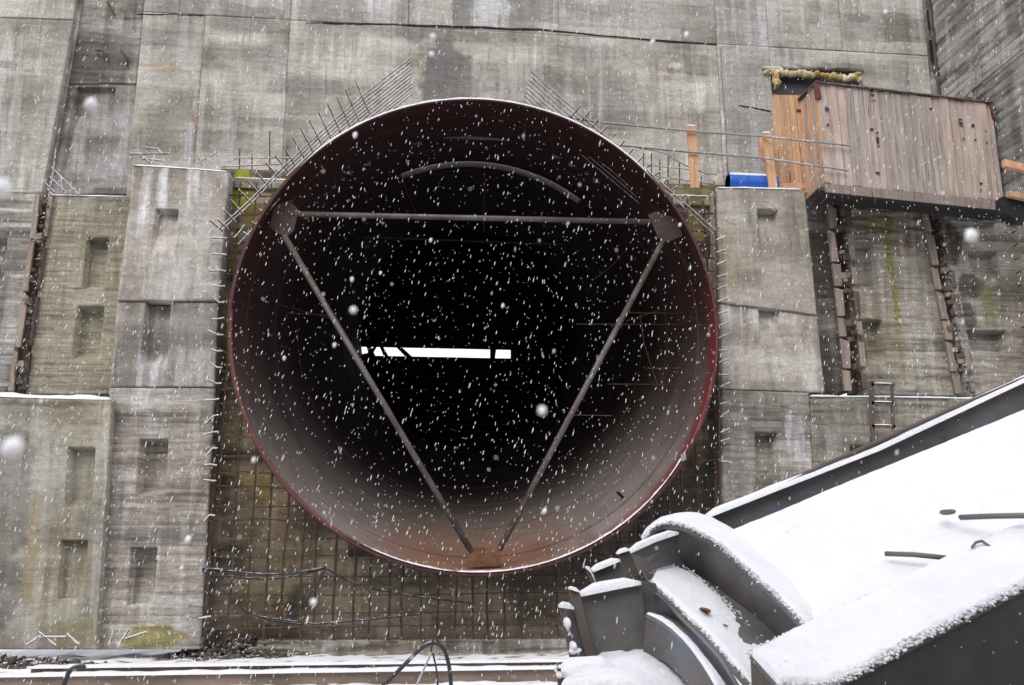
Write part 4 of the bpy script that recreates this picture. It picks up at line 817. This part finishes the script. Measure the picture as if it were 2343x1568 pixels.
# foam and sheeting in the opening behind the shed
OP = thing('wall_opening', 'opening above the shed door closed with grey sheeting', 'opening', px(1800, 215, 0))
MB().prism(Q([(1748, 162), (1976, 168), (1976, 240), (1748, 240)], .14), (0, .04, 0)).build('grey_sheet', M['tarp'], OP)
def blobs(name, pts, Y, mat, parent, seed, sub=2):
    bm = bmesh.new(); r_ = random.Random(seed)
    for (u, v, ru, rv) in pts:
        k = (Y-CAM[1])/F; c = px(u, v, Y)
        bmesh.ops.create_icosphere(bm, subdivisions=sub, radius=1, matrix=Matrix.Translation(Vector(c)) @ Matrix.Rotation(r_.uniform(-.4, .4), 4, 'Y') @ Matrix.Diagonal((ru*k, .09, rv*k, 1)))
    for v_ in bm.verts:
        n_ = float(fbm(np.array(v_.co.x*9), np.array(v_.co.z*9), seed, 3))-.5; v_.co += v_.normal*n_*.12
    me = bpy.data.meshes.new(name); bm.to_mesh(me); bm.free(); return link(name, me, mat, parent, True)
FO = thing('insulation_foam', 'yellow spray foam squeezed along the top of the wall opening with one hanging drip', 'foam', px(1850, 170, -.1))
blobs('foam_strip', [(1757+i*10.2, 165+i*.75+rw.uniform(-2, 2), rw.uniform(8, 13), rw.uniform(7, 12)) for i in range(21)], -.06, M['foam'], FO, 5)
blobs('foam_drip', [(1778, 166, 9, 9), (1776, 178, 11, 11), (1777, 188, 12, 11), (1777, 196, 8, 9), (1773, 203, 4, 6)], -.2, M['foam'], FO, 6)
blobs('foam_drip', [(1962, 172, 8, 9), (1966, 182, 7, 10)], -.1, M['foam'], FO, 8)
panel('concrete_lip', Q([(1745, 150), (1975, 158), (1975, 164), (1745, 158)], -.06), OP, style(seed=701, row=2, base=(.2, .19, .17), ridge=.06, dark=(.08, .075, .07)), .1)
# timbers right of the shed
TB = thing('timber_walkway', 'fresh timber planks bracketed off the wall right of the shed', 'walkway', px(2330, 450, -1.6))
for q in ([(2286, 362), (2420, 392), (2420, 410), (2288, 378)], [(2296, 434), (2420, 456), (2420, 472), (2298, 446)]):
    MB().prism(Q([(u+12, v+2) if u < 2310 else (u, v) for u, v in q], -3.5), (0, .12, 0)).build('plank', M['wood_new'], TB, bevel=.006)
MB().prism(Q([(2296, 448), (2420, 474), (2420, 500), (2330, 506), (2298, 488)], -3.35), (0, .3, 0)).build('black_sheet', M['black'], TB)
TP = thing('loose_boards', 'pale boards lying tilted on top of the shed near the corner', 'board', px(2215, 220, -1.5))
for q in ([(2188, 222), (2222, 190), (2229, 196), (2205, 224)], [(2212, 222), (2236, 184), (2242, 196), (2246, 228)]):
    MB().prism(Q(q, -1.5), (0, .04, 0)).build('plank', M['wood'], TP)
# small timber ladder on the right hand base
LD = thing('ladder', 'short old wooden ladder standing against the right snow ledge', 'ladder', px(2010, 1100, -1.8))
for q in ([(1989, 872), (1999, 870), (2006, 1180), (1996, 1182)], [(2038, 878), (2044, 880), (2056, 1180), (2048, 1182)]):
    MB().prism(Q(q, -1.95), (0, .05, 0)).build('rail', M['wood_dark'], LD, bevel=.004)
for v in (880, 922, 975, 1020, 1065): MB().bar(px(1992+(v-880)*.02, v, -1.93), px(2046+(v-880)*.03, v+1, -1.93), .04, .07).build('rung', M['wood_dark'], LD); snow_strip('snow_cap', [px(2000, v-4, -1.96), px(2040, v-3, -1.96)], .05, .015, LD, v)

# ------------------------------------------------------------------ cables, hose, rubble, beams on the ground
CB = thing('cable_bundle', 'bundle of black cables sagging across the lower left of the rebar grid', 'cable', px(600, 1310, -1.9))
cb = [[(463, 1302), (500, 1302), (560, 1311), (640, 1314), (700, 1306), (745, 1298)], [(466, 1306), (520, 1318), (600, 1326), (680, 1318), (745, 1300)], [(464, 1300), (520, 1306), (600, 1315), (670, 1312), (740, 1301)], [(463, 1305), (480, 1322), (510, 1352), (560, 1398), (620, 1420), (700, 1430)], [(745, 1300), (720, 1345), (690, 1385), (660, 1410)], [(745, 1300), (790, 1326), (840, 1345), (950, 1365), (1080, 1380)], [(600, 1412), (720, 1428), (840, 1418), (960, 1405)]]
for i, pts in enumerate(cb):
    P = [px(u, v, -1.95-.02*i) for u, v in pts]; d = np.linspace(0, len(P)-1, 30)
    MB().tube([np.array([np.interp(x, range(len(P)), [q[j] for q in P]) for j in range(3)]) for x in d], .018, 6).build('cable', M['cable'], CB, True)
def spline(pts, n=40):
    pts = [np.array(p) for p in pts]; P = [2*pts[0]-pts[1]]+pts+[2*pts[-1]-pts[-2]]; out = []
    m = len(pts)-1
    for k in range(n+1):
        d = m*k/n; i = min(int(d), m-1); f = d-i; a, b, c, e = P[i:i+4]
        out.append(.5*((2*b)+(-a+c)*f+(2*a-5*b+4*c-e)*f*f+(-a+3*b-3*c+e)*f**3))
    return out
HS = thing('hose', 'thick black snow dusted hose bent into an arch at the bottom centre', 'hose', px(960, 1600, -7.4))
MB().tube(spline([px(*p, -7.4) for p in [(840, 1600), (880, 1566), (930, 1516), (965, 1482), (992, 1471), (1013, 1483), (1025, 1515), (1031, 1560), (1034, 1620)]]), .027, 8).build('hose_arch', M['cable'], HS, True)
for pts in ([(995, 1448), (989, 1470), (986, 1492)], [(987, 1492), (972, 1525), (948, 1580)], [(990, 1494), (998, 1530), (1003, 1590)]):
    MB().tube([px(*p, -7.42) for p in pts], .013, 6).build('prop_rod', M['rail'] if pts[0][0] == 987 else M['cable'], HS)

def long_beam(label, Y, z1, x0, x1, hgt, seed, slope=0.0):
    T = thing('steel_beam', label, 'beam', ((x0+x1)/2, Y, 0)); hw = .10; m_ = MB()
    prof = [(-hw, 0), (hw, 0), (hw, .02), (.012, .03), (.012, hgt-.03), (hw, hgt-.02), (hw, hgt), (-hw, hgt), (-hw, hgt-.02), (-.012, hgt-.03), (-.012, .03), (-hw, .02)]
    q = [(x0, Y+a, z1-hgt+b) for a, b in prof]; m_.prism(q[::-1], (x1-x0, slope*(x1-x0), 0)); m_.build('beam_body', M['rail_steel'], T)
    snow_strip('snow_cap', [(x0+.01, Y-hw, z1), (x1-.01, Y-hw+slope*(x1-x0), z1)], 2*hw, .045, T, seed, .45)
    return T
xL = -12
long_beam('thin brown steel beam nearest the wall foot, snow along its top', -3.75, .17, px(75, 1497, -3.75)[0], 3.6, .13, 31)
long_beam('long brown steel beam with snow on top, middle of the three on the ground', -5.0, .19, xL, 3.0, .22, 32, .01)
long_beam('brown steel beam along the bottom edge of the photo, snow on top', -6.95, .10, xL, 2.2, .2, 33, .012)
# studs in the trodden strip between the beams
for i, (u, v, h_) in enumerate([(120, 1558, 22), (375, 1548, 10), (486, 1556, 14), (520, 1550, 12), (630, 1549, 12), (682, 1552, 16), (740, 1552, 10), (806, 1550, 12), (838, 1548, 12), (1060, 1545, 10), (1205, 1542, 12), (1290, 1540, 12), (1180, 1545, 10)]):
    p = px(u, v, -6.0); p[2] = -.02; q = p+[random.uniform(-.02, .03), 0, .02+h_*.0065]
    s = MB().tube([p, q], .022, 6).build('anchor_stud', M['cable'])
    lab = {0: 'stubby black iron stud beside the curved hook, lower left', 12: 'last short black stud by the steel structure'}.get(i, 'small black iron stud poking from the snow between ground beams')
    tag(s, lab, 'stud', 'iron studs between the ground beams')
hk = MB().tube(spline([px(u, v, -6.2) for u, v in [(145, 1572), (152, 1550), (160, 1535), (175, 1526), (188, 1524), (193, 1530)]], 20), .035, 8).build('iron_hook', M['cable'], None, True)
tag(hk, 'curved black iron hook standing in the snow at the lower left', 'hook')

def rubble(name, label, c, rx, ry, n, seed, hz=.25, smin=.03, smax=.1):
    bm = bmesh.new(); r_ = random.Random(seed)
    for i in range(n):
        a = r_.uniform(0, 2*math.pi); d = math.sqrt(r_.random()); x = c[0]+rx*d*math.cos(a); y = c[1]+ry*d*math.sin(a); s = r_.uniform(smin, smax)
        z = c[2]+hz*(1-d)**.8*r_.uniform(.3, 1)
        m_ = Matrix.Translation((x, y, z)) @ Matrix.Rotation(r_.uniform(0, 6), 4, Vector((r_.random(), r_.random(), r_.random()+.1)).normalized()) @ Matrix.Diagonal((s, s*r_.uniform(.4, .9), s*r_.uniform(.3, .8), 1))
        bmesh.ops.create_icosphere(bm, subdivisions=1, radius=1, matrix=m_)
    for v in bm.verts: v.co += Vector((r_.uniform(-1, 1), r_.uniform(-1, 1), r_.uniform(-1, 1)))*.012
    me = bpy.data.meshes.new(name); bm.to_mesh(me); bm.free(); o = link(name, me, M['stone']); tag(o, label, 'rubble'); o['kind'] = 'stuff'; return o
p = px(560, 1475, -1.6)
rubble('rubble_pile', 'dark wet heap of rubble against the recess foot below the cables', (p[0], -1.35, 0.0), 1.6, .55, 520, 3, .45)
rubble('rubble_pile', 'low line of broken concrete and dirt along the recess foot under the pipe', (3.2, -1.2, -.05), 3.4, .4, 420, 4, .3, .03, .12)
p = px(30, 1478, -2.2)
rubble('rubble_pile', 'dark stones with snow at the foot of the far left base', (p[0], -2.35, -.02), 1.7, .4, 260, 5, .24, .03, .12)
p = px(260, 1478, -2.2)
rubble('rubble_pile', 'scatter of small stones in front of the lower left base', (-6.3, -2.3, -.02), 1.2, .35, 150, 6, .14, .02, .08)
BR = thing('scrap_bars', 'crossed snowy scrap bars leaning at the foot of the lower left base', 'rebar', px(120, 1475, -2.4))
for pts in ([(85, 1458), (152, 1392+65)], [(88, 1446), (128, 1478)], [(60, 1476), (98, 1452)], [(270, 1478), (295, 1440)], [(285, 1462), (335, 1446)], [(152, 1450), (180, 1475)], [(250, 1474), (256, 1458)]): polybar(pts, -2.45, .02, BR)

# ------------------------------------------------------------------ foreground steel structure
def P3(l): return [px(u, v, y) for u, v, y in l]
def resample(P, n):
    P = [np.array(p, float) for p in P]; L_ = [0]
    for i in range(1, len(P)): L_.append(L_[-1]+np.linalg.norm(P[i]-P[i-1]))
    sp_ = spline(P, 120) if len(P) > 2 else [P[0]+(P[1]-P[0])*k/120 for k in range(121)]
    d = [0]
    for i in range(1, len(sp_)): d.append(d[-1]+np.linalg.norm(sp_[i]-sp_[i-1]))
    t = np.linspace(0, d[-1], n); return np.stack([np.interp(t, d, [q[j] for q in sp_]) for j in range(3)], -1)
def loft(name, curves, mat, parent, nu=40, nv=12, thick=.02, bumpy=0, off=0, seed=0, feather=0, holes=(), smooth=True):
    "closed sheet through a list of curves"
    Cs = [resample(c, nu) for c in curves]; Cs = np.stack(Cs); k = np.linspace(0, len(Cs)-1, nv); rows = []
    for x in k:
        i = min(int(x), len(Cs)-2); rows.append(Cs[i]*(1-(x-i))+Cs[i+1]*(x-i))
    P = np.stack(rows)
    du = np.gradient(P, axis=1); dv = np.gradient(P, axis=0); N = np.cross(du, dv); N /= (np.linalg.norm(N, axis=-1, keepdims=True)+1e-9)
    flip = np.sign(N[..., 2].mean()) if abs(N[..., 2].mean()) > .1 else -np.sign(N[..., 1].mean()); N = N*flip
    if bumpy:
        a = np.arange(P.shape[1])[None]*np.ones((P.shape[0], 1)); 
        h = bumpy*(fbm(P[..., 0]*3, P[..., 1]*3+P[..., 2]*3, seed, 4)-.4)+bumpy*.55*(fbm(P[..., 0]*16, P[..., 2]*16+P[..., 1]*9, seed+4, 3)-.5)
        ed = np.minimum(np.minimum(np.arange(P.shape[0])[:, None], np.arange(P.shape[0])[::-1][:, None]), np.minimum(np.arange(P.shape[1])[None], np.arange(P.shape[1])[::-1][None]))
        edge = np.clip(ed/2.0, 0, 1)**.5
        rag = (fbm(P[..., 0]*22, P[..., 1]*22+P[..., 2]*22, seed+9, 2)-.5)*bumpy*.8
        top = P+N*(off+(h+thick)*edge)[..., None]+rag[..., None]*(1-edge)[..., None]*np.array([.5, .3, -.7])
        bot = P+N*(off-.002)
    else:
        top = P+N*off; bot = P+N*(off-thick)
    m, n = P.shape[:2]; V = np.concatenate([top.reshape(-1, 3), bot.reshape(-1, 3)]); I = np.arange(m*n).reshape(m, n); J = I+m*n
    Fc = []
    for i in range(m-1):
        for j in range(n-1):
            if (i, j) in holes: continue
            Fc.append((I[i, j], I[i, j+1], I[i+1, j+1], I[i+1, j])); Fc.append((J[i, j], J[i+1, j], J[i+1, j+1], J[i, j+1]))
    lp = [I[0, :], I[:, -1], I[-1, ::-1], I[::-1, 0]]
    for l in lp:
        for a, b in zip(l[:-1], l[1:]): Fc.append((a, a+m*n, b+m*n, b))
    ob = mesh(name, V, Fc, mat, parent, smooth and bool(bumpy) or smooth)
    if not bumpy: ob.data.set_sharp_from_angle(angle=math.radians(40))
    return ob

FS = thing('steel_structure', 'big snow covered steel pipe section with curved stiffener rings in the right foreground', 'steel structure', (3, -14, 0))
E1 = [(1470, 1238, -13.2), (1497, 1209, -13.25), (1526, 1200, -13.35), (1558, 1203, -13.45), (1585, 1214, -13.55), (1638, 1245, -13.75), (1681, 1280, -13.95), (1718, 1314, -14.1), (1771, 1362, -14.35), (1806, 1397, -14.5), (1843, 1438, -14.65), (1900, 1500, -14.9)]
T1 = [(1471, 1236, -13.1), (1491, 1205, -13.0), (1531, 1182, -13.0), (1580, 1174, -13.0), (1612, 1180, -13.05), (1654, 1199, -13.2), (1702, 1229, -13.4), (1755, 1270, -13.6), (1820, 1330, -13.9), (1860, 1385, -14.2), (1880, 1430, -14.4), (1930, 1490, -14.7)]
RV = [(2520, 866, -13.0), (2520, 960, -13.4), (2520, 1050, -13.9), (2520, 1130, -14.3), (2520, 1180, -14.5)]
MAIN = [(1660, 1222, -13.38), (1725, 1272, -13.65), (1785, 1330, -13.95), (1828, 1385, -14.25), (1860, 1440, -14.5)]
loft('curved_shell', [P3(MAIN), P3(RV)], M['steel'], FS, 60, 40, .03)
loft('snow_blanket', [P3(MAIN), P3(RV)], M['snow'], FS, 90, 160, .03, .022, .004, 5)
loft('ring_flange', [P3(E1), P3(T1)], M['steel'], FS, 90, 4, .03)
loft('snow_band', [P3(E1), P3(T1)], M['snow'], FS, 220, 14, .02, .02, .004, 6)
# ring web (dark band under the flange)
E2 = [(1545, 1300, -13.0), (1565, 1299, -13.1), (1601, 1309, -13.25), (1638, 1333, -13.45), (1691, 1370, -13.75), (1740, 1408, -14.0), (1796, 1461, -14.25), (1850, 1515, -14.5)]
E1b = [(1526, 1204, -13.33), (1558, 1207, -13.43), (1585, 1218, -13.52), (1638, 1249, -13.72), (1681, 1284, -13.92), (1718, 1318, -14.07), (1806, 1400, -14.47), (1900, 1504, -14.87)]
loft('ring_web', [P3(E1b), P3(E2)], M['steel'], FS, 60, 8, .03)
# second shell with snow, pale steel showing along the web
E3 = [(1483, 1334, -13.9), (1523, 1369, -14.1), (1569, 1416, -14.35), (1614, 1461, -14.6), (1654, 1507, -14.8), (1705, 1566, -15.0), (1740, 1610, -15.1)]
E3u = [(1500, 1318, -13.5), (1560, 1300, -13.2), (1601, 1311, -13.2), (1650, 1343, -13.45), (1740, 1410, -13.95), (1800, 1466, -14.2), (1860, 1530, -14.5)]
loft('inner_shell', [P3(E3), P3(E3u)], M['steel_pale'], FS, 60, 12, .02)
E3s = [(1487, 1333, -13.85), (1526, 1369, -14.05), (1572, 1416, -14.3), (1617, 1461, -14.55), (1657, 1507, -14.75), (1708, 1566, -14.95), (1743, 1610, -15.05)]
E3t = [(1500, 1316, -13.53), (1535, 1303, -13.35), (1580, 1318, -13.4), (1640, 1368, -13.75), (1690, 1425, -14.05), (1745, 1475, -14.3), (1830, 1540, -14.6)]
loft('snow_band', [P3(E3s), P3(E3t)], M['snow'], FS, 140, 26, .022, .012, .012, 8)
hl = blobs('shell_hole', [(1611, 1396, 9, 3.4)], -14.23, M['rust'], FS, 2); blobs('shell_hole', [(1656, 1431, 4, 1.8)], -14.33, M['steel'], FS, 3)
# web 2
W2 = [(1470, 1370, -13.7), (1500, 1404, -13.95), (1545, 1425, -14.1), (1580, 1470, -14.35), (1625, 1530, -14.6), (1665, 1590, -14.8)]
E3d = [(1483, 1337, -13.9), (1523, 1372, -14.1), (1569, 1419, -14.35), (1614, 1464, -14.6), (1654, 1510, -14.8), (1705, 1590, -15.0)]
loft('ring_web', [P3(E3d), P3(W2)], M['steel'], FS, 50, 6, .025)
# third lip with thin snow
E4 = [(1478, 1405, -14.3), (1520, 1428, -14.45), (1566, 1470, -14.6), (1611, 1531, -14.85), (1645, 1590, -15.1)]
E4u = [(1500, 1402, -14.0), (1545, 1412, -14.1), (1600, 1450, -14.35), (1660, 1520, -14.6), (1700, 1580, -14.8)]
loft('inner_lip', [P3(E4), P3(E4u)], M['steel'], FS, 50, 8, .02)
E4t = [(1490, 1408, -14.2), (1535, 1428, -14.35), (1585, 1476, -14.55), (1632, 1532, -14.78), (1672, 1590, -14.95)]
loft('snow_band', [P3(E4), P3(E4t)], M['snow'], FS, 120, 10, .012, .015, .004, 9)
E5 = [(1478, 1408, -14.3), (1520, 1431, -14.45), (1566, 1473, -14.6), (1611, 1534, -14.85), (1640, 1590, -15.1)]
E5d = [(1470, 1500, -14.2), (1510, 1510, -14.35), (1540, 1530, -14.5), (1572, 1568, -14.7), (1590, 1610, -14.9)]
loft('ring_web', [P3(E5), P3(E5d)], M['steel'], FS, 50, 6, .025)
# dark inner back plate behind posts and ribs
MB().prism(P3([(1440, 1260, -13.2), (1556, 1218, -13.2), (1620, 1300, -13.2), (1600, 1330, -13.2), (1490, 1340, -13.2)]), (0, .04, 0)).build('web_plate', M['steel'], FS, bevel=.004)
MB().prism(P3([(1443, 1266, -13.75), (1556, 1218, -13.45), (1540, 1292, -13.45), (1462, 1312, -13.75)]), (0, .03, 0)).build('side_plate', M['steel'], FS, bevel=.004)
snow_strip('snow_cap', P3([(1438, 1264, -13.78), (1500, 1236, -13.62), (1552, 1219, -13.48)]), .1, .04, FS, 41)
MB().prism(P3([(1325, 1362, -14.1), (1466, 1330, -14.1), (1484, 1494, -14.1), (1364, 1510, -14.1)]), (0, .03, 0)).build('side_plate', M['steel_pale'], FS, bevel=.004)
snow_strip('snow_cap', P3([(1324, 1362, -14.15), (1390, 1348, -14.15), (1466, 1334, -14.15)]), .12, .05, FS, 42)
MB().prism(P3([(1455, 1325, -14.0), (1500, 1335, -14.0), (1530, 1500, -14.0), (1480, 1500, -14.0)]), (0, .03, 0)).build('web_plate', M['steel'], FS)
MB().prism(P3([(1300, 1345, -14.2), (1325, 1352, -14.2), (1364, 1513, -14.2), (1341, 1505, -14.2)]), (0, .03, 0)).build('end_plate', M['steel_brown'], FS, bevel=.004)
MB().prism(P3([(1412, 1264, -13.95), (1438, 1256, -13.95), (1464, 1315, -13.95), (1440, 1326, -13.95)]), (0, .03, 0)).build('end_plate', M['steel_brown'], FS, bevel=.004)
snow_strip('snow_cap', P3([(1412, 1264, -13.96), (1438, 1256, -13.96)]), .06, .02, FS, 43)
snow_strip('snow_cap', P3([(1301, 1344, -14.21), (1324, 1351, -14.21)]), .05, .02, FS, 44)
MB().prism(P3([(1350, 1312, -13.3), (1420, 1284, -13.3), (1440, 1324, -13.3), (1372, 1338, -13.3)]), (0, .03, 0)).build('far_plate', M['steel_pale'], FS, bevel=.004)
snow_strip('snow_cap', P3([(1350, 1308, -13.35), (1418, 1281, -13.35)]), .12, .035, FS, 45)
MB().prism(P3([(1339, 1297, -13.4), (1349, 1297, -13.4), (1372, 1336, -13.4), (1356, 1338, -13.4)]), (0, .03, 0)).build('end_plate', M['steel_brown'], FS)
snow_strip('snow_cap', P3([(1340, 1297, -13.41), (1350, 1306, -13.41), (1362, 1334, -13.41)]), .05, .03, FS, 46)
MB().prism(P3([(1279, 1386, -14.3), (1293, 1389, -14.3), (1326, 1534, -14.3), (1310, 1536, -14.3)]), (0, .03, 0)).build('end_plate', M['steel_brown'], FS, bevel=.004)
snow_strip('snow_cap', P3([(1280, 1386, -14.31), (1312, 1390, -14.25)]), .08, .03, FS, 47)
MB().prism(P3([(1295, 1394, -14.15), (1312, 1394, -14.15), (1345, 1510, -14.15), (1318, 1520, -14.15)]), (0, .03, 0)).build('web_plate', M['steel'], FS)
blobs('snow_clump', [(1297, 1432, 5, 16), (1301, 1450, 5, 10)], -14.33, M['snow'], FS, 12, 2)
blobs('snow_clump', [(1320, 1488, 12, 6), (1312, 1478, 5, 8)], -14.33, M['snow'], FS, 13, 2)
# lowest shell with heavy snow and its beam
L0 = [(1360, 1530, -14.3), (1400, 1516, -14.2), (1475, 1494, -14.0), (1510, 1508, -14.05), (1540, 1536, -14.2), (1572, 1572, -14.4), (1600, 1620, -14.6)]
L1 = [(1280, 1580, -15.2), (1320, 1575, -15.2), (1400, 1570, -15.2), (1440, 1580, -15.2), (1470, 1600, -15.2), (1490, 1620, -15.2), (1500, 1640, -15.2)]
loft('lower_shell', [P3(L1), P3(L0)], M['steel'], FS, 50, 10, .02)
loft('snow_blanket', [P3(L1), P3(L0)], M['snow'], FS, 90, 40, .04, .03, .004, 15)
snow_strip('snow_cap', P3([(1284, 1545, -14.9), (1340, 1540, -14.9), (1420, 1538, -14.9)]), .3, .07, FS, 48)
MB().prism(P3([(1284, 1545, -14.88), (1420, 1540, -14.88), (1420, 1640, -14.88), (1290, 1640, -14.88)]), (0, .04, 0)).build('side_plate', M['steel'], FS)
snow_strip('snow_cap', P3([(1362, 1512, -14.15), (1400, 1502, -14.1), (1440, 1496, -14.1)]), .25, .05, FS, 49)
MB().prism(P3([(1275, 1518, -14.95), (1282, 1518, -14.95), (1290, 1640, -14.95), (1280, 1640, -14.95)]), (0, .03, 0)).build('end_plate', M['steel_brown'], FS)
blobs('snow_clump', [(1278, 1524, 4, 8), (1281, 1540, 5, 8)], -14.98, M['snow'], FS, 14, 2)
# near plate with thick ragged snow edge
N0 = [(1716, 1498, -15.2), (1840, 1440, -14.75), (2040, 1345, -14.6), (2242, 1250, -14.5), (2520, 1135, -14.4)]
N1 = [(1782, 1572, -15.55), (1905, 1566, -15.5), (2060, 1488, -15.4), (2342, 1343, -15.2), (2520, 1250, -15.1)]
loft('near_plate', [P3(N0), P3(N1)], M['steel'], FS, 70, 10, .025)
loft('snow_blanket', [P3(N0), P3(N1)], M['snow'], FS, 260, 46, .035, .035, .004, 17)
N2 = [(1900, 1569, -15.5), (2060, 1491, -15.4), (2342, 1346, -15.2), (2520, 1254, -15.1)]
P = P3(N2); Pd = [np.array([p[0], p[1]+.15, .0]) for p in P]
loft('near_web', [P, Pd], M['steel_shaded'], FS, 40, 8, .03)
MB().prism([p+[0, -.012, 0] for p in P]+[p+[0, -.012, -.02] for p in P[::-1]], (0, .02, 0)).build('plate_edge', M['steel_brown'], FS)
P = P3([(1716, 1499, -15.2), (1782, 1573, -15.55)]); loft('near_web', [P, [np.array([p[0], p[1]+.05, .0]) for p in P]], M['steel_brown'], FS, 10, 6, .03)
def grains(name, path, n, spread, seed, r0=.003, r1=.010):
    bm = bmesh.new(); r_ = random.Random(seed); P = resample(path, 200)
    for i in range(n):
        p = Vector(P[r_.randrange(200)])+Vector((r_.gauss(0, spread*.5), r_.gauss(0, spread), r_.gauss(.012, spread*.5))); q = r_.uniform(r0, r1)
        bmesh.ops.create_icosphere(bm, subdivisions=1, radius=q, matrix=Matrix.Translation(p) @ Matrix.Diagonal((r_.uniform(.7, 1.6), 1, r_.uniform(.6, 1.1), 1)))
    me = bpy.data.meshes.new(name); bm.to_mesh(me); bm.free(); o = link(name, me, M['snow'], FS, True); o['kind'] = 'stuff'; return o
grains('snow_grains', P3(N1), 1500, .022, 1, .004, .012); grains('snow_grains', P3(E1), 900, .016, 2); grains('snow_grains', P3(N0[:3]), 400, .016, 3); grains('snow_grains', P3(E3s), 500, .014, 4)
grains('snow_grains', P3(E3t), 900, .03, 5, .003, .009)
# supports standing on the ground
for q in ((1560, 1420, -13.6), (2200, 1150, -13.2), (1360, 1500, -13.9)):
    p = px(*q); MB().bar((p[0], p[1]+.3, 0), (p[0], p[1]+.3, p[2]-.1), .2, .2, (0, 1, 0)).build('support_leg', M['steel'], FS)
# rods lying in the snow and the ridge where the snow has split
for pts, r_ in (([(2196, 1184, -14.25), (2270, 1181, -14.5), (2400, 1179, -14.75)], .019), ([(2025, 1267, -14.25), (2090, 1269, -14.4), (2178, 1278, -14.55)], .017)):
    MB().tube(P3(pts), r_, 8).build('loose_rod', M['steel_pale'], FS, True)
blobs('snow_clod', [(2168, 1171, 4, 2.4)], -14.15, M['steel'], FS, 31, 2)
MB().tube(P3([(2222, 1253, -14.62), (2232, 1241, -14.6), (2246, 1238, -14.6), (2266, 1252, -14.65), (2300, 1280, -14.75), (2345, 1308, -14.85), (2400, 1345, -14.95)]), .010, 6).build('snow_split', M['steel'], FS)

LBm = thing('steel_beam', 'long slanting steel channel beam with snow on its top flange, behind the big snowy shell', 'beam', px(2000, 1130, -12.9))
bt = [(1612, 1183, -12.9), (2002, 1030, -12.9), (2342, 870, -12.9), (2520, 782, -12.9)]; bb = [(1700, 1236, -12.9), (2162, 1034, -12.9), (2342, 951, -12.9), (2520, 868, -12.9)]
loft('web', [P3(bt), P3(bb)], M['steel'], LBm, 60, 6, .03)
P = P3(bt); MB().prism([P[0]+[0, -.07, 0], P[-1]+[0, -.07, 0], P[-1]+[0, .12, 0], P[0]+[0, .12, 0]], (0, 0, -.02)).build('top_flange', M['steel_brown'], LBm)
snow_strip('snow_cap', [p+np.array([0, -.075, 0]) for p in P], .19, .05, LBm, 51, .25)

# ------------------------------------------------------------------ falling snow
def snowfall():
    r = np.random.default_rng(4); V = []; Fc = []
    fall = np.array([-.27, 0, -1.0]); fall /= np.linalg.norm(fall); side = np.cross(fall, [0, 1, 0]); side /= np.linalg.norm(side)
    base = np.array([(math.sin(t)*math.cos(p_), math.sin(t)*math.sin(p_), math.cos(t)) for t, p_ in [(0, 0)]+[(1.05, i*2*math.pi/5) for i in range(5)]+[(2.1, (i+.5)*2*math.pi/5) for i in range(5)]+[(math.pi, 0)]])
    tri = [(0, 1+i, 1+(i+1) % 5) for i in range(5)]+[(1+i, 6+i, 1+(i+1) % 5) for i in range(5)]+[(1+(i+1) % 5, 6+i, 6+(i+1) % 5) for i in range(5)]+[(11, 6+(i+1) % 5, 6+i) for i in range(5)]
    tri = np.array(tri); VV = []; FF = []; n = 0
    def flake(c, rad, el, jit=.3):
        nonlocal n
        b = base*(1+jit*(r.random((12, 1))-.5)); lean = fall+side*r.normal(0, .09); q = np.array(c)+rad*(b[:, :1]*side+b[:, 1:2]*np.array([0, 1, 0])+b[:, 2:3]*lean*el)
        VV.append(q); FF.append(tri+n); n += 12
    for i in range(16000):                                   # through the whole yard, more of them far away
        D = 2.2+16.0*r.random()**.62; u = r.uniform(-150, 2500); v = r.uniform(-150, 1720); Y = CAM[1]+D
        p = px(u, v, Y)
        if p[2] < .1: continue
        s = min(1.35, r.lognormal(-.5, .5))*(.0006+.00023*D); flake(p, s, r.uniform(3.5, 9))
    for i in range(160):
        D = r.uniform(1.2, 3.0); p = px(r.uniform(-50, 2400), r.uniform(-50, 1620), CAM[1]+D); flake(p, r.uniform(.0012, .0022), r.uniform(1, 2.6))
    big = [(208, 240, 24), (2, 432, 38), (28, 1025, 35), (812, 310, 10), (990, 85, 15), (987, 125, 13), (1492, 97, 11), (1570, 80, 11), (2222, 540, 26), (1240, 940, 19), (717, 1378, 13), (808, 710, 15), (580, 1053, 9), (430, 1235, 11), (1245, 1170, 9), (870, 625, 6), (805, 640, 8), (1555, 515, 7), (2025, 28, 9), (765, 790, 8), (650, 820, 7), (1150, 700, 7), (985, 550, 7), (415, 1300, 6)]
    for (u, v, rp) in big:
        R_f = .0075 if rp > 20 else (.0052 if rp > 9 else .0042); d = (7.735+2130*R_f)/rp; p = px(u, v, CAM[1]+d); flake(p, R_f, 1.1 if rp > 12 else 1.6, .1)
    V = np.concatenate(VV); Fq = np.concatenate(FF)
    me = bpy.data.meshes.new('falling_snow'); me.vertices.add(len(V)); me.vertices.foreach_set('co', V.astype(np.float32).ravel())
    me.loops.add(Fq.size); me.loops.foreach_set('vertex_index', Fq.astype(np.int32).ravel()); me.polygons.add(len(Fq))
    me.polygons.foreach_set('loop_start', (np.arange(len(Fq))*3).astype(np.int32)); me.polygons.foreach_set('loop_total', np.full(len(Fq), 3, np.int32)); me.update(calc_edges=True)
    ob = link('falling_snow', me, M['flake'], None, True); ob['kind'] = 'stuff'; tag(ob, 'snowflakes falling thickly through the air in front of the wall and pipe', 'snow')
snowfall()
